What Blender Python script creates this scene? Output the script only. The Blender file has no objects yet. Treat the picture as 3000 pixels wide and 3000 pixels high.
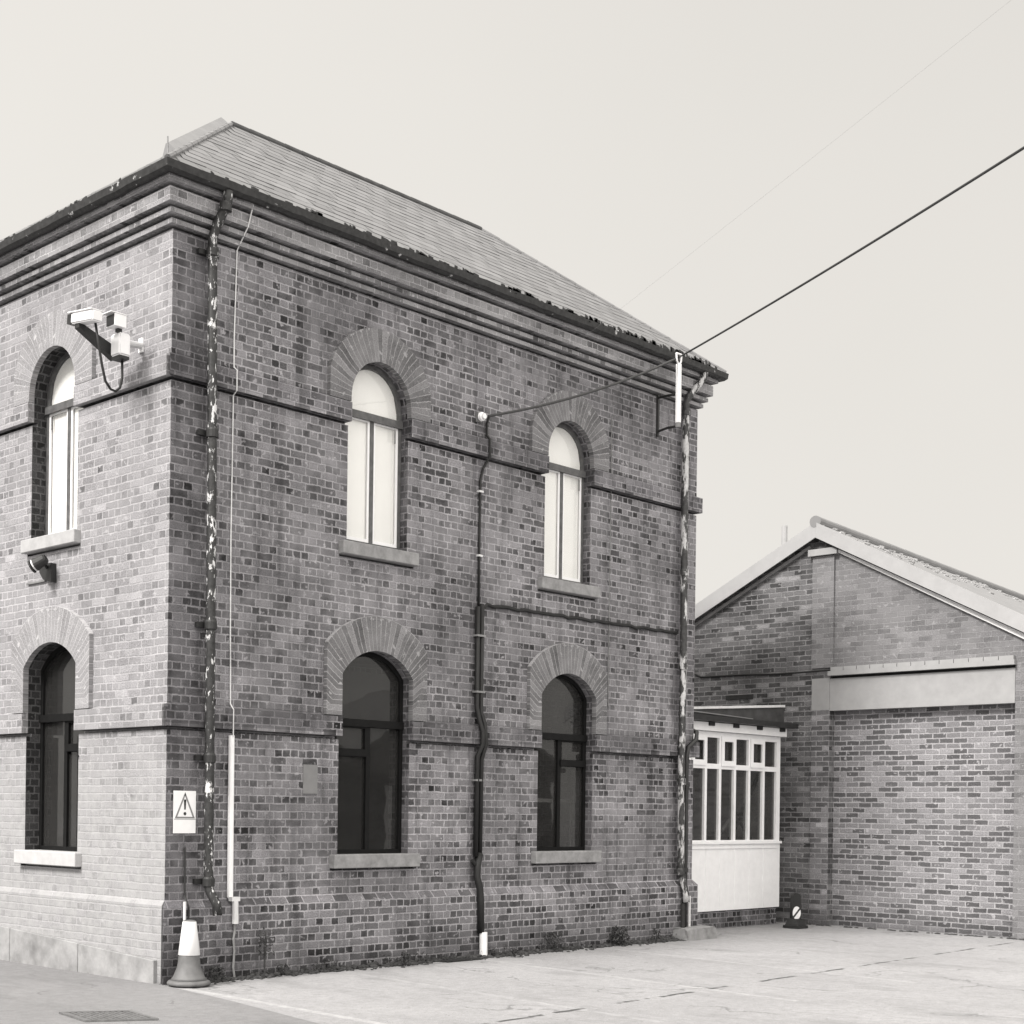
import bpy, bmesh, math, random
from mathutils import Vector, Matrix
from mathutils.geometry import tessellate_polygon
random.seed(7)
PI = math.pi
scene = bpy.context.scene
COL = scene.collection

# ------------------------------------------------------------------ helpers
def obj(name, bm, m, parent=None, box=True, smooth=False, norm=True):
    """Link a bmesh (built in world coordinates) as ONE mesh object."""
    if norm:
        bmesh.ops.recalc_face_normals(bm, faces=bm.faces[:])
    uvl = bm.loops.layers.uv.get('UVMap')
    if box or uvl is None:
        if uvl is None:
            uvl = bm.loops.layers.uv.new('UVMap')
        for f in bm.faces:
            f.normal_update()
            n = f.normal
            for l in f.loops:
                c = l.vert.co
                if abs(n.z) > 0.8: l[uvl].uv = (c.x, c.y)
                elif abs(n.x) > abs(n.y): l[uvl].uv = (c.y, c.z)
                else: l[uvl].uv = (c.x, c.z)
    me = bpy.data.meshes.new(name)
    bm.to_mesh(me); bm.free()
    if smooth:
        for p in me.polygons: p.use_smooth = True
    me.materials.append(m)
    o = bpy.data.objects.new(name, me)
    COL.objects.link(o)
    if parent is not None:
        o.parent = parent
        root = parent
        while root.parent is not None: root = root.parent
        me.transform(Matrix.Translation(-root.location))
    return o

def thing(name, label, cat, loc=(0, 0, 0), group=None):
    o = bpy.data.objects.new(name, None)
    o.empty_display_size = 0.2
    COL.objects.link(o); o.location = loc
    o['label'] = label; o['category'] = cat
    if group: o['group'] = group
    return o

def tag(o, label, cat, group=None):
    o['label'] = label; o['category'] = cat
    if group: o['group'] = group
    return o

def struct(name, bm, m, **k):
    o = obj(name, bm, m, **k); o['kind'] = 'structure'; return o

def box(bm, a, b):
    x0, y0, z0 = a; x1, y1, z1 = b
    v = [bm.verts.new(p) for p in ((x0,y0,z0),(x1,y0,z0),(x1,y1,z0),(x0,y1,z0),(x0,y0,z1),(x1,y0,z1),(x1,y1,z1),(x0,y1,z1))]
    for f in ((0,1,2,3),(4,5,6,7),(0,1,5,4),(1,2,6,5),(2,3,7,6),(3,0,4,7)):
        bm.faces.new([v[i] for i in f])

def BOX(a, b):
    bm = bmesh.new(); box(bm, a, b); return bm

def prism(bm, outer, holes, axis, a, b):
    """Extrude a 2-D polygon with holes between depths a and b along axis."""
    def P(uv, d):
        u, v = uv
        return (u, d, v) if axis == 'Y' else (d, u, v) if axis == 'X' else (u, v, d)
    rings = [outer] + list(holes)
    flat = [p for r in rings for p in r]
    tris = tessellate_polygon([[Vector((p[0], p[1], 0)) for p in r] for r in rings])
    va = [bm.verts.new(P(p, a)) for p in flat]
    vb = [bm.verts.new(P(p, b)) for p in flat]
    for t in tris:
        try:
            bm.faces.new([va[i] for i in t]); bm.faces.new([vb[i] for i in t])
        except ValueError: pass
    k = 0
    for r in rings:
        n = len(r)
        for i in range(n):
            j = (i + 1) % n
            bm.faces.new([va[k+i], va[k+j], vb[k+j], vb[k+i]])
        k += n

def PRISM(outer, axis, a, b, holes=()):
    bm = bmesh.new(); prism(bm, outer, holes, axis, a, b); return bm

def tube(bm, pts, r, seg=10, caps=True):
    """Round tube along a polyline; r is a number or one radius per point."""
    pts = [Vector(p) for p in pts]; n = len(pts)
    rr = r if isinstance(r, (list, tuple)) else [r]*n
    rings = []; ref = None
    for i in range(n):
        d = (pts[min(i+1, n-1)] - pts[max(i-1, 0)]).normalized()
        if ref is None:
            ref = Vector((1,0,0)) if abs(d.x) < .9 else Vector((0,1,0))
        u = (ref - d*ref.dot(d)).normalized(); w = d.cross(u); ref = u
        rings.append([bm.verts.new(pts[i] + (u*math.cos(2*PI*k/seg) + w*math.sin(2*PI*k/seg))*rr[i]) for k in range(seg)])
    for i in range(n-1):
        for k in range(seg):
            k2 = (k+1) % seg
            bm.faces.new([rings[i][k], rings[i][k2], rings[i+1][k2], rings[i+1][k]])
    if caps:
        bm.faces.new(rings[0]); bm.faces.new(rings[-1])

def TUBE(pts, r, seg=10):
    bm = bmesh.new(); tube(bm, pts, r, seg); return bm

def lathe(bm, c, prof, seg=28):
    rings = []
    for r, z in prof:
        rings.append([bm.verts.new((c[0]+r*math.cos(2*PI*k/seg), c[1]+r*math.sin(2*PI*k/seg), c[2]+z)) for k in range(seg)])
    for i in range(len(rings)-1):
        for k in range(seg):
            k2 = (k+1) % seg
            bm.faces.new([rings[i][k], rings[i][k2], rings[i+1][k2], rings[i+1][k]])
    bm.faces.new(rings[0]); bm.faces.new(rings[-1])

def LATHE(c, prof, seg=28):
    bm = bmesh.new(); lathe(bm, c, prof, seg); return bm

def sweep(path, prof, jit=None):
    """Sweep a closed (p, z) profile along plan points (x, y, nx, ny)."""
    bm = bmesh.new(); rings = []
    for i, (x, y, nx, ny) in enumerate(path):
        dz, dp = jit(i) if jit else (0, 0)
        rings.append([bm.verts.new((x+(p+dp)*nx, y+(p+dp)*ny, z+dz)) for p, z in prof])
    m = len(prof)
    for i in range(len(rings)-1):
        for k in range(m):
            k2 = (k+1) % m
            bm.faces.new([rings[i][k], rings[i][k2], rings[i+1][k2], rings[i+1][k]])
    bm.faces.new(rings[0]); bm.faces.new(rings[-1])
    return bm

def bez(p0, p1, p2, n=10):
    p0, p1, p2 = Vector(p0), Vector(p1), Vector(p2)
    return [p0*(1-t)**2 + p1*2*t*(1-t) + p2*t*t for t in [i/n for i in range(n+1)]]

# ------------------------------------------------------------------ materials
class NT:
    def __init__(self, name):
        self.m = bpy.data.materials.new(name); self.m.use_nodes = True
        self.t = self.m.node_tree; self.n = self.t.nodes
        self.b = self.n['Principled BSDF']; self.out = self.n['Material Output']
    def node(self, ty, **k):
        x = self.n.new(ty)
        for a, v in k.items():
            if a.startswith('i_'): x.inputs[a[2:].replace('_', ' ')].default_value = v
            else: setattr(x, a, v)
        return x
    def link(self, a, b): self.t.links.new(a, b)
    def uv(self): return self.node('ShaderNodeUVMap', uv_map='UVMap').outputs[0]
    def pos(self): return self.node('ShaderNodeTexCoord').outputs['Object']
    def noise(self, vec, scale, detail=4, rough=.55, stretch=None):
        if stretch:
            mp = self.node('ShaderNodeMapping'); mp.inputs['Scale'].default_value = stretch
            self.link(vec, mp.inputs[0]); vec = mp.outputs[0]
        x = self.node('ShaderNodeTexNoise'); x.inputs['Scale'].default_value = scale
        x.inputs['Detail'].default_value = detail; x.inputs['Roughness'].default_value = rough
        self.link(vec, x.inputs['Vector']); return x.outputs['Fac']
    def ramp(self, fac, stops, interp='LINEAR'):
        x = self.node('ShaderNodeValToRGB'); cr = x.color_ramp; cr.interpolation = interp
        while len(cr.elements) < len(stops): cr.elements.new(.5)
        for e, (p, v) in zip(cr.elements, stops):
            e.position = p; e.color = (v, v*.995, v*1.005, 1) if not isinstance(v, tuple) else v
        self.link(fac, x.inputs[0]); return x.outputs[0]
    def math(self, op, a, b=None, clamp=False):
        x = self.node('ShaderNodeMath', operation=op); x.use_clamp = clamp
        for i, v in enumerate((a, b)):
            if v is None: continue
            if isinstance(v, (int, float)): x.inputs[i].default_value = v
            else: self.link(v, x.inputs[i])
        return x.outputs[0]
    def mix(self, fac, a, b, blend='MIX'):
        x = self.node('ShaderNodeMix', data_type='RGBA', blend_type=blend)
        for s, v in ((0, fac), (6, a), (7, b)):
            if isinstance(v, (int, float)):
                x.inputs[s].default_value = v if s == 0 else (v, v*.995, v*1.005, 1)
            elif isinstance(v, tuple): x.inputs[s].default_value = v
            else: self.link(v, x.inputs[s])
        return x.outputs[2]
    def bump(self, h, strength=.4, dist=.01):
        x = self.node('ShaderNodeBump'); x.inputs['Strength'].default_value = strength
        x.inputs['Distance'].default_value = dist
        self.link(h, x.inputs['Height']); self.link(x.outputs[0], self.b.inputs['Normal'])
    def fin(self, col, rough=.85, spec=.3):
        if isinstance(col, (int, float)): self.b.inputs['Base Color'].default_value = (col, col*.995, col*1.005, 1)
        else: self.link(col, self.b.inputs['Base Color'])
        if isinstance(rough, (int, float)): self.b.inputs['Roughness'].default_value = rough
        else: self.link(rough, self.b.inputs['Roughness'])
        self.b.inputs['Specular IOR Level'].default_value = spec
        return self.m

def plain(name, v, rough=.7, spec=.3, var=.25, scale=6, bump=0.0):
    t = NT(name); p = t.pos()
    n = t.noise(p, scale, 5, .6)
    c = t.ramp(n, [(.25, v*(1-var)), (.75, v*(1+var))])
    if bump: t.bump(t.noise(p, scale*8, 4), bump, .004)
    return t.fin(c, rough, spec)

def brick(name, bw=.232, rh=.085, mort=.0108, squash=.5, off=.5, shades=((0,.02),(.14,.036),(.3,.062),(.46,.11),(.66,.165),(.84,.215),(1,.26)),
          mortar=.365, bloom=.72, bands=(), dark_z=None, wash=None, streaks=(), uscale=None, bumps=.5, soot=.35):
    t = NT(name); uv = t.uv()
    # wobble so that courses are hand laid, not ruled
    nz = t.node('ShaderNodeTexNoise'); nz.inputs['Scale'].default_value = 5.0; nz.inputs['Detail'].default_value = 5
    t.link(uv, nz.inputs['Vector'])
    sub = t.node('ShaderNodeVectorMath', operation='SUBTRACT'); sub.inputs[1].default_value = (.5,.5,.5); t.link(nz.outputs['Color'], sub.inputs[0])
    sc = t.node('ShaderNodeVectorMath', operation='SCALE'); sc.inputs['Scale'].default_value = .022; t.link(sub.outputs[0], sc.inputs[0])
    nz2 = t.node('ShaderNodeTexNoise'); nz2.inputs['Scale'].default_value = 32.0; nz2.inputs['Detail'].default_value = 2
    t.link(uv, nz2.inputs['Vector'])
    sub2 = t.node('ShaderNodeVectorMath', operation='SUBTRACT'); sub2.inputs[1].default_value = (.5,.5,.5); t.link(nz2.outputs['Color'], sub2.inputs[0])
    sc2 = t.node('ShaderNodeVectorMath', operation='SCALE'); sc2.inputs['Scale'].default_value = .017; t.link(sub2.outputs[0], sc2.inputs[0])
    ad = t.node('ShaderNodeVectorMath', operation='ADD'); t.link(uv, ad.inputs[0]); t.link(sc.outputs[0], ad.inputs[1])
    ad2 = t.node('ShaderNodeVectorMath', operation='ADD'); t.link(ad.outputs[0], ad2.inputs[0]); t.link(sc2.outputs[0], ad2.inputs[1])
    b = t.node('ShaderNodeTexBrick', offset=off, offset_frequency=2, squash=squash, squash_frequency=2)
    b.inputs['Color1'].default_value = (0,0,0,1); b.inputs['Color2'].default_value = (1,1,1,1); b.inputs['Mortar'].default_value = (.5,.5,.5,1)
    b.inputs['Scale'].default_value = 1; b.inputs['Mortar Size'].default_value = mort; b.inputs['Mortar Smooth'].default_value = .6
    b.inputs['Brick Width'].default_value = bw; b.inputs['Row Height'].default_value = rh; b.inputs['Bias'].default_value = 0
    t.link(ad2.outputs[0], b.inputs['Vector'])
    tint = t.node('ShaderNodeSeparateColor'); t.link(b.outputs['Color'], tint.inputs[0])
    sep0 = t.node('ShaderNodeSeparateXYZ'); t.link(ad2.outputs[0], sep0.inputs[0])
    par = t.math('MODULO', t.math('FLOOR', t.math('DIVIDE', sep0.outputs[1], rh)), 2.0)      # header courses burnt darker
    wn = t.node('ShaderNodeTexWhiteNoise', noise_dimensions='1D'); t.link(t.math('MULTIPLY', tint.outputs[0], 977.0), wn.inputs['W'])
    ap = t.math('ABSOLUTE', par)
    tv = t.math('ADD', t.math('MULTIPLY', wn.outputs['Value'], t.math('SUBTRACT', .95, t.math('MULTIPLY', ap, .2))), t.math('MULTIPLY', ap, .25)) if squash < 1 else wn.outputs['Value']
    bc = t.ramp(tv, list(shades))
    fine = t.noise(uv, 60, 4, .65)
    bc = t.mix(.75, bc, t.ramp(fine, [(.32, .45), (.68, 1.5)]), 'MULTIPLY')
    # salt bloom and wash patches lift the brick towards the mortar
    big = t.noise(uv, 1.1, 6, .62); mid = t.noise(uv, 4.5, 5, .6)
    blo = t.math('MULTIPLY', t.ramp(t.math('ADD', t.math('MULTIPLY', big, .6), t.math('MULTIPLY', mid, .4)), [(.42, 0.0), (.62, 1.0)]), bloom, True)
    bc = t.mix(blo, bc, mortar*.72)
    mo = t.ramp(t.math('ADD', t.math('MULTIPLY', t.noise(uv, 14, 4, .6), .5), t.math('MULTIPLY', t.noise(uv, 2.3, 4, .6), .5)), [(.32, mortar*.6), (.66, mortar*1.2)])
    c = t.mix(b.outputs['Fac'], bc, mo)
    # spalled faces: small pale scars, smaller than a brick
    sp_ = t.ramp(t.noise(uv, 11, 3, .55), [(.62, 0.0), (.68, .75)])
    c = t.mix(sp_, c, mortar*1.1)
    c = t.mix(.5, c, t.ramp(t.noise(uv, 130, 2, .6), [(.3, .72), (.7, 1.28)]), 'MULTIPLY')
    # soot: darker broad areas
    so = t.ramp(t.noise(uv, .55, 5, .6, stretch=(1, 1.6, 1)), [(.38, 1-soot), (.6, 1.0)])
    c = t.mix(1.0, c, so, 'MULTIPLY')
    sep = t.node('ShaderNodeSeparateXYZ'); t.link(uv, sep.inputs[0]); z = sep.outputs[1]
    for (z0, z1, k) in bands:      # courses of darker engineering brick
        mk = t.math('MULTIPLY', t.math('GREATER_THAN', z, z0), t.math('LESS_THAN', z, z1))
        c = t.mix(t.math('MULTIPLY', mk, t.ramp(t.noise(uv, 1.7, 4), [(.35, .35), (.6, 1.0)])), c, t.mix(1.0, c, k, 'MULTIPLY'))
    if streaks:                    # rain streaks and the soaked strip behind leaking pipes
        sx = t.ramp(t.noise(uv, 3.0, 5, .6, (1.6, .16, 1)), [(.5, 1.0), (.68, .62)])
        c = t.mix(1.0, c, sx, 'MULTIPLY')
        for (u0, u1, k) in streaks:
            uu = t.math('ADD', sep.outputs[0], t.math('MULTIPLY', t.math('SUBTRACT', t.noise(uv, 2.5, 6, .65), .5), .3))
            mk = t.math('MULTIPLY', t.math('GREATER_THAN', uu, u0), t.math('LESS_THAN', uu, u1))
            c = t.mix(t.math('MULTIPLY', mk, t.ramp(t.noise(uv, 1.9, 5), [(.3, .5), (.6, 1.0)])), c, t.mix(1.0, c, k, 'MULTIPLY'))
    if dark_z:                     # rising damp and moss near the ground
        zz = t.math('ADD', z, t.math('MULTIPLY', t.noise(uv, 2.2, 5), .5))
        dm = t.ramp(zz, [(dark_z*.5+.1, .62), (min(.99, dark_z+.35), 1.0)])
        c = t.mix(1.0, c, dm, 'MULTIPLY')
    if wash:                       # old limewash left on the lower wall
        wz, wv = wash
        zz = t.math('ADD', z, t.math('MULTIPLY', t.math('SUBTRACT', t.noise(uv, 1.6, 6), .5), 1.3))
        mr = t.node('ShaderNodeMapRange'); mr.inputs[1].default_value = wz+.35; mr.inputs[2].default_value = 1.7; mr.inputs[3].default_value = 0; mr.inputs[4].default_value = 1
        t.link(zz, mr.inputs[0])
        a = t.math('MULTIPLY', mr.outputs[0], t.ramp(t.noise(uv, 5, 6, .65), [(.35, .35), (.62, .9)]))
        c = t.mix(a, c, t.ramp(t.noise(uv, 9, 5, .6), [(.3, wv*.86), (.7, wv*1.06)]))
    h = t.math('ADD', t.math('MULTIPLY', b.outputs['Fac'], -1.0), t.math('MULTIPLY', fine, .35))
    t.bump(h, bumps, .008)
    return t.fin(c, .9, .2)

M = {}
M['brick_front'] = brick('weathered_brick', bands=((2.68,2.9,.62),(6.27,6.5,.72)), dark_z=.3, streaks=((-.5,.44,.62),(4.62,4.85,.75),(8.93,9.2,.7)))
M['brick_side'] = brick('sunlit_limewashed_brick', dark_z=.25, mortar=.385, wash=(2.62, .335), bloom=.8, soot=.15,
                        shades=((0,.09),(.14,.14),(.3,.2),(.62,.26),(.88,.3),(.965,.33),(1,.4)))  # front-wall brick paled to imitate sunlight; limewash only low down
M['brick_cornice'] = brick('corbelled_brick', bloom=.8, mortar=.46, shades=((0,.07),(.16,.12),(.34,.19),(.62,.25),(.88,.29),(1,.33)), squash=.5, mort=.006, bw=.236, rh=.0835)
M['brick_plinth'] = brick('plinth_brick', dark_z=.45, streaks=((-.5,.42,.6),(.6,1.0,.75)), bloom=.35, mortar=.42, soot=.3, bands=((.772,.9,.9),))
M['brick_old'] = brick('soot_stained_brick', mortar=.31, bloom=.4, soot=.5, shades=((0,.04),(.2,.075),(.5,.13),(.8,.18),(.93,.23),(1,.36)), squash=1.0)
M['brick_pier'] = brick('patched_pier_brick', mortar=.31, bloom=.5, soot=.25, squash=1.0, shades=((0,.06),(.3,.1),(.6,.16),(.85,.22),(1,.4)), dark_z=.3)
M['brick_pale'] = brick('pale_repointed_brick', mortar=.27, bloom=.9, soot=.1, shades=((0,.12),(.5,.16),(1,.22)), squash=1.0, mort=.006)
M['brick_infill'] = brick('newer_infill_brick', mortar=.36, mort=.0125, bloom=.12, soot=.1, squash=1.0, shades=((0,.075),(.3,.1),(.5,.16),(.75,.22),(1,.26)), dark_z=.3, bw=.226)
M['brick_arch'] = brick('rubbed_arch_brick', bw=.07, rh=.42, mort=.0055, squash=1.0, off=0.0, mortar=.38, bloom=.5, soot=.25,
                        shades=((0,.11),(.3,.15),(.7,.19),(1,.26)), bumps=.3)
M['brick_reveal'] = brick('shade_darkened_brick', mortar=.11, bloom=.2, soot=.3, shades=((0,.015),(.3,.03),(.7,.05),(1,.08)), squash=1.0, bw=.117)  # near-black tones imitate the shade inside the side-wall openings
M['stone'] = plain('grey_sill_stone', .24, .85, .2, .3, 9, .25)
M['stone_light'] = plain('painted_sill_stone', .36, .8, .2, .15, 9, .2)
M['sill_white'] = plain('white_painted_sill', .43, .8, .2, .1, 9, .2)
M['iron'] = plain('worn_iron', .13, .6, .3, .4, 12)
M['stone_base'] = plain('base_stone', .26, .85, .2, .4, 4, .5)
M['concrete_lintel'] = plain('painted_concrete', .3, .8, .2, .1, 5, .1)
M['frame_grey'] = plain('grey_window_paint', .09, .55, .4, .4, 12)
M['frame_black'] = plain('black_window_paint', .008, .65, .12, .3, 12)
M['white_paint'] = plain('white_gloss_paint', .78, .45, .4, .06, 7)
M['blind'] = plain('white_blind', .86, .8, .1, .03, 3)
M['dark'] = plain('dark_metal', .02, .5, .4, .4, 10)
M['grey_metal'] = plain('grey_metal', .2, .5, .4, .3, 10)
M['pale_metal'] = plain('pale_galvanised_metal', .6, .5, .4, .12, 8)
M['cable_grey'] = plain('weathered_cable_sheath', .05, .6, .3, .2, 8)
M['rubber'] = plain('black_cable_sheath', .014, .55, .35, .3, 8)
M['room'] = plain('dim_plaster', .24, .9, .1, .2, 2)
M['lead'] = plain('dark_roofing_felt', .055, .75, .3, .4, 5, .3)
M['soil'] = plain('damp_moss_and_grit', .055, .95, .1, .7, 14, .6)
M['leaf'] = plain('weed_leaf', .05, .7, .2, .5, 12)
M['fascia'] = plain('grey_bargeboard_paint', .34, .7, .2, .08, 4)
M['plate'] = plain('grey_cover_plate', .19, .7, .2, .1, 9)
M['cone_body'] = plain('dull_cone_rubber', .12, .55, .4, .25, 9)
M['sleeve'] = plain('white_reflective_sleeve', .68, .5, .4, .04, 7)
M['sign_black'] = plain('sign_black_print', .03, .5, .3, .2, 12)
M['sign_grey'] = plain('sign_border_print', .2, .5, .3, .1, 12)

def peeling(name, lo=.52, hi=.55, stretch=(1,1,.3), dark=.02, light=.62, scale=9.0):
    t = NT(name); p = t.pos()
    n = t.noise(p, scale, 6, .68, stretch)
    c = t.mix(t.ramp(n, [(lo, 0.0), (hi, 1.0)]), t.ramp(t.noise(p, 20, 3), [(.3, dark*.6), (.7, dark*1.8)]), t.ramp(t.noise(p, 25, 3), [(.3, light*.75), (.7, light*1.1)]))
    t.bump(n, .5, .006)
    return t.fin(c, .55, .4)
M['peel'] = peeling('peeling_white_paint_on_iron', .56, .60, stretch=(1,1,.45), scale=17)
M['peel_white'] = peeling('flaking_pale_paint_on_iron', .505, .55, dark=.03, light=.5)
M['gutter'] = peeling('rusted_gutter_paint', .64, .68, (1,1,1), .018, .6, 5.0)

def slate(name, v, row, w):
    t = NT(name); uv = t.uv()
    b = t.node('ShaderNodeTexBrick', offset=.5, offset_frequency=2)
    b.inputs['Color1'].default_value = (0,0,0,1); b.inputs['Color2'].default_value = (1,1,1,1)
    b.inputs['Scale'].default_value = 1; b.inputs['Mortar Size'].default_value = .004; b.inputs['Mortar Smooth'].default_value = .2
    b.inputs['Brick Width'].default_value = w; b.inputs['Row Height'].default_value = row
    t.link(uv, b.inputs['Vector'])
    c = t.ramp(b.outputs['Color'], [(0, v*.84), (.5, v), (1, v*1.14)])
    c = t.mix(.6, c, t.ramp(t.noise(uv, 1.6, 6, .65, (1, 4, 1)), [(.3, .82), (.7, 1.15)]), 'MULTIPLY')
    sep = t.node('ShaderNodeSeparateXYZ'); t.link(uv, sep.inputs[0])
    fr = t.math('FRACT', t.math('DIVIDE', sep.outputs[1], row))     # each course steps out over the one below
    c = t.mix(t.math('MULTIPLY', b.outputs['Fac'], .5), c, v*.3)
    t.bump(t.math('SUBTRACT', t.math('MULTIPLY', t.noise(uv, 12, 4), .3), fr), .5, .012)
    return t.fin(c, .6, .4)
M['slate'] = slate('blue_grey_slate', .165, .2, .3)
M['ridge'] = plain('dark_ridge_tile', .07, .8, .2, .3, 6)
M['sheet'] = plain('asbestos_sheet', .2, .85, .2, .12, 3, .2)

def glass(name, gloss=1.0, tint=.82, rough=.0, dirt=.0):
    t = NT(name)
    tr = t.node('ShaderNodeBsdfTransparent'); tr.inputs[0].default_value = (tint, tint, tint*.99, 1)
    gl = t.node('ShaderNodeBsdfGlossy'); gl.inputs['Roughness'].default_value = rough
    fr = t.node('ShaderNodeFresnel'); geo = t.node('ShaderNodeNewGeometry')
    t.link(t.math('SUBTRACT', 1.5, t.math('MULTIPLY', geo.outputs['Backfacing'], 1.5-1/1.5)), fr.inputs['IOR'])
    # old sheet glass is never flat
    bp = t.node('ShaderNodeBump'); bp.inputs['Strength'].default_value = .05; bp.inputs['Distance'].default_value = .02
    t.link(t.noise(t.pos(), 2.2, 2), bp.inputs['Height'])
    t.link(bp.outputs[0], gl.inputs['Normal'])
    ms = t.node('ShaderNodeMixShader'); t.link(t.math('MULTIPLY', fr.outputs[0], gloss), ms.inputs[0])
    t.link(tr.outputs[0], ms.inputs[1]); t.link(gl.outputs[0], ms.inputs[2])
    last = ms.outputs[0]
    if dirt:
        df = t.node('ShaderNodeBsdfDiffuse'); df.inputs[0].default_value = (.3,.295,.29,1)
        m2 = t.node('ShaderNodeMixShader')
        t.link(t.ramp(t.noise(t.pos(), 1.2, 5, .5), [(.2, dirt*.3), (.8, dirt)]), m2.inputs[0])
        t.link(last, m2.inputs[1]); t.link(df.outputs[0], m2.inputs[2]); last = m2.outputs[0]
    t.link(last, t.out.inputs[0]); return t.m
M['glass'] = glass('window_glass', 1.0, .97)
M['glass_dark'] = glass('dusty_window_glass', 1.0, .6, .01, .07)

def ground_mat(name, v, yard):
    t = NT(name); p = t.pos()
    c = t.ramp(t.noise(p, .35, 6, .6), [(.3, v*.88), (.7, v*1.1)])
    c = t.mix(.35, c, t.ramp(t.noise(p, 9, 6, .7), [(.3, .6), (.7, 1.35)]), 'MULTIPLY')
    c = t.mix(.5, c, t.ramp(t.noise(p, 120, 4, .75), [(.34, .45), (.66, 1.5)]), 'MULTIPLY')
    st = t.ramp(t.noise(p, 1.3, 6, .7, (1, .45, 1)), [(.52, 0.0), (.7, .6)])     # oil and water stains
    c = t.mix(st, c, v*.62)
    # loose grit and small dark spots
    c = t.mix(t.ramp(t.noise(p, 30, 2, .5), [(.68, 0.0), (.72, .7)]), c, v*.35)
    # hairline cracks where cell borders are broken by noise
    vo = t.node('ShaderNodeTexVoronoi', feature='DISTANCE_TO_EDGE'); vo.inputs['Scale'].default_value = .42
    wv_ = t.node('ShaderNodeVectorMath', operation='ADD'); nn = t.node('ShaderNodeTexNoise'); nn.inputs['Scale'].default_value = 1.7; nn.inputs['Detail'].default_value = 5
    t.link(p, nn.inputs['Vector']); t.link(p, wv_.inputs[0]); t.link(nn.outputs['Color'], wv_.inputs[1]); t.link(wv_.outputs[0], vo.inputs['Vector'])
    ck = t.math('MULTIPLY', t.math('LESS_THAN', vo.outputs['Distance'], .007), t.ramp(t.noise(p, .8, 4), [(.5, 0.0), (.58, .55)]))
    c = t.mix(ck, c, v*.35)
    if yard:
        sep = t.node('ShaderNodeSeparateXYZ'); t.link(p, sep.inputs[0])
        x, y = sep.outputs[0], sep.outputs[1]
        wob = t.math('MULTIPLY', t.math('SUBTRACT', t.noise(p, 2.5, 5), .5), .1)
        # faded bay lines
        for x0, k in ((-.03, .5), (2.28, .3), (4.58, .4), (7.08, .3)):
            d = t.math('ABSOLUTE', t.math('SUBTRACT', t.math('ADD', x, t.math('MULTIPLY', y, -.06 if x0 < 1 else -.12)), x0 + (.05 if x0 > 1 else 0)))
            a = t.math('MULTIPLY', t.math('LESS_THAN', d, .05), t.math('MULTIPLY', t.math('LESS_THAN', y, -.15), t.math('GREATER_THAN', y, -4.9)))
            a = t.math('MULTIPLY', a, t.ramp(t.noise(p, 7, 6, .7), [(.36, 0.0), (.66, k)]))
            c = t.mix(a, c, .5)
        # open joint in the concrete, grit in it here and there
        d = t.math('ABSOLUTE', t.math('ADD', t.math('SUBTRACT', y, t.math('MULTIPLY', x, .053)), t.math('ADD', 4.02, wob)))
        a = t.math('MULTIPLY', t.math('LESS_THAN', d, .028), t.ramp(t.noise(p, 1.5, 6, .7, (1, .2, 1)), [(.48, 0.0), (.53, 1.0)]))
        c = t.mix(a, c, .07)
    t.bump(t.noise(p, 90, 5, .7), .35, .006)
    return t.fin(c, .9, .2)
M['yard'] = ground_mat('worn_concrete_yard', .29, True)
M['pavement'] = ground_mat('asphalt_pavement', .205, False)

# ------------------------------------------------------------------ main building
W, D = 9.515, 4.36
T = .34
bld = thing('brick_building', 'two-storey brick building with round-arched windows, corbelled cornice and hipped slate roof', 'building', (W/2, D/2, 0))

def arch_open(c, kind, hw=None, grow=0.0, zb=None):
    """Outline of a window opening, anticlockwise from bottom left."""
    if kind == 'upper':
        hw = (hw or .49) - grow; zc, r = 6.53, hw
        z0 = (4.86 if zb is None else zb) + grow; a0 = 0.0
    else:
        hw = (hw or .57) - grow; zc, r = 2.96, .703 - grow
        z0 = (1.29 if zb is None else zb) + grow; a0 = math.acos(hw/r)
    pts = [(c-hw, z0), (c+hw, z0)]
    n = 22
    for i in range(n+1):
        a = a0 + (PI - 2*a0)*i/n
        pts.append((c + r*math.cos(a), zc + r*math.sin(a)))
    return pts

FW = [(2.98, 'upper', .49), (6.51, 'upper', .485), (2.98, 'lower', .575), (6.53, 'lower', .58)]
LW = [(2.20, 'upper', .48), (2.18, 'lower', .55)]
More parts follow.
